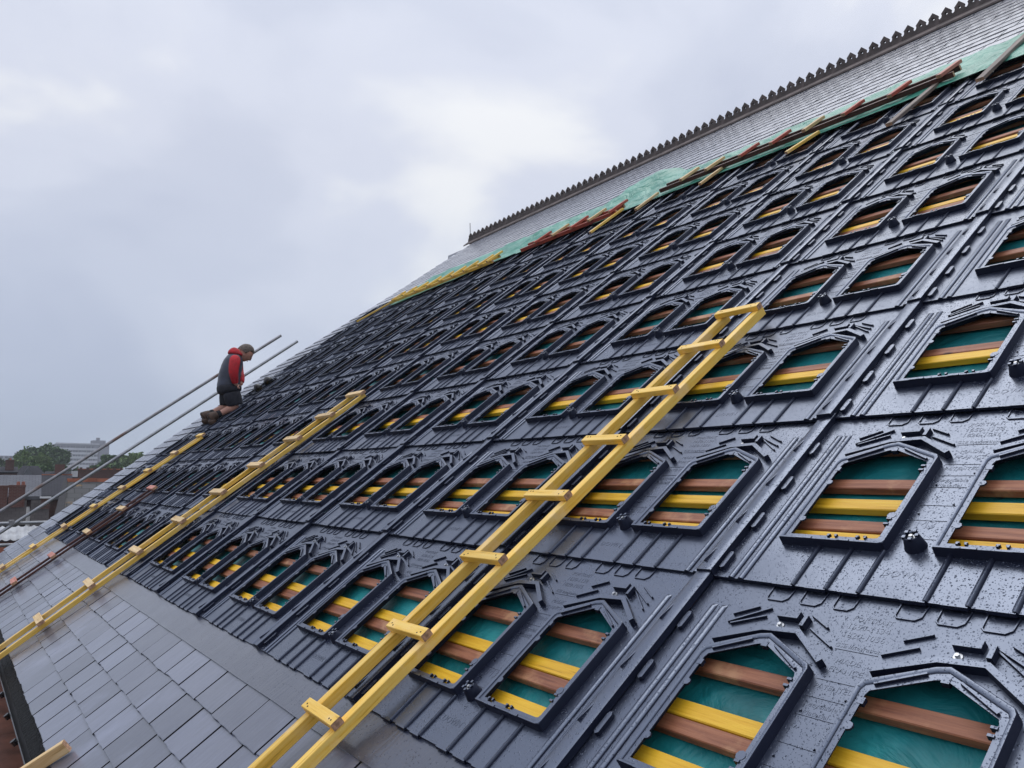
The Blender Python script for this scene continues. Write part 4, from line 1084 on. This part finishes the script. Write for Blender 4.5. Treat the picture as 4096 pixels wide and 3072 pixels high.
for sx in (-1, 1):
    ear = MB(); rs = []
    for t, r in ((0, .3), (.3, 1), (.7, 1), (1, .4)):
        rs.append([mv(hc)+hq @ Vector((sx*(RX*.93+t*.012), -RY*.05+math.cos(2*math.pi*q/10)*.020*r, -RZ*.05+math.sin(2*math.pi*q/10)*.034*r)) for q in range(10)])
    ear.rings(rs); ear.build('ear', 'skin', ho, 1, smooth=80)
    ey = MB(); c = mv(hc)+hq @ Vector((sx*RX*.34, RY*.90, RZ*.02)); ey.rings([[c+Vector((.011*math.sin(th)*math.cos(p_), .011*math.sin(th)*math.sin(p_), .008*math.cos(th))) for p_ in [2*math.pi*q/8 for q in range(8)]] for th in (.3, .9, 1.57, 2.2, 2.8)]); ey.build('eye', 'dark', ho, 1, smooth=80)
mo = MB(); c = mv(hc)+hq @ Vector((0, RY*.97, -RZ*.46)); mo.box(c.x-.022, c.x+.022, c.y-.008, c.y+.004, c.z-.003, c.z+.003); mo.build('mouth', 'dark', ho, 1)
hr = MB(); rs = []; rdh = random.Random(8)
for i in range(12):
    th = math.pi*(.0+.56*i/11); row = []
    for q in range(seg):
        ph = 2*math.pi*q/seg; x, y, z = math.sin(th)*math.cos(ph), math.sin(th)*math.sin(ph), math.cos(th)
        k_ = 1.07+rdh.uniform(-.02, .035)
        if y > .2: lim = .45+.25*(1-abs(x)); z = max(z, lim); k_ = 1.08+rdh.uniform(-.02, .03)
        nrm = math.sqrt(max(0.0, 1-z*z))/max(1e-4, math.hypot(x, y)) if y > .2 else 1
        row.append(mv(hc)+hq @ Vector((x*nrm*RX*k_, y*nrm*RY*k_, z*RZ*k_)))
    rs.append(row)
hr.rings(rs, cap=True); hr.build('hair', 'hair', man, 1, smooth=60)
tag(man, 'roofer in red hoodie, dark gilet and shorts kneeling upright on the trays', 'person')

# his things lying on the trays
b = MB()
def blob(b, c, r, k=(1, 1, 1), seed=0):
    seg = 10; rs = []
    for i in range(7):
        th = .15+(math.pi-.3)*i/6
        rs.append([Vector(c)+Vector((k[0]*r*math.sin(th)*math.cos(2*math.pi*q/seg), k[1]*r*math.sin(th)*math.sin(2*math.pi*q/seg), -k[2]*r*math.cos(th)))*(1+.25*mnoise.noise((i*.8, q*.7, seed))) for q in range(seg)])
    b.rings(rs)
p = RP(-10.45, 3.52, .06); blob(b, (0, 0, 0), .085, (1.3, 1, .9), 2); o = b.build('tool_bag', 'gutter', None, 1, smooth=60); o.location = p; o.rotation_euler = (PITCH, 0, 0)
tag(o, 'small black tool bag on the trays in front of the roofer', 'bag')
b = MB(); blob(b, (0, 0, 0), .075, (1.0, 1, 1), 5); o = b.build('tool_pouch', 'gutter', None, 1, smooth=60); o.location = RP(-10.45, 3.33, .055); o.rotation_euler = (PITCH, 0, 0)
tag(o, 'black pouch lying nearest the roofer on the trays', 'pouch')
o = loose('pale metal strip lying beyond the black tool bag', 'tube', (-10.62, 3.52), (-10.55, 3.80), w=.035, h=.006, n=.05, cat='strip', name='metal_strip')

# ------------------------------------------------------------------ damp air
hz = MB(); hz.box(-700, 60, -60, 560, GZ-1, 34)
m, nt, bb = mat('damp_air'); nt.nodes.remove(bb)
vol = N(nt, 'ShaderNodeVolumePrincipled'); vol.inputs['Color'].default_value = (.86, .90, .97, 1); vol.inputs['Density'].default_value = .00055; vol.inputs['Anisotropy'].default_value = .2
L(nt, vol.outputs[0], [n for n in nt.nodes if n.type == 'OUTPUT_MATERIAL'][0].inputs['Volume'])
tag(hz.build('haze', m, None, 1), 'thin damp haze over the town', None, kind='stuff')
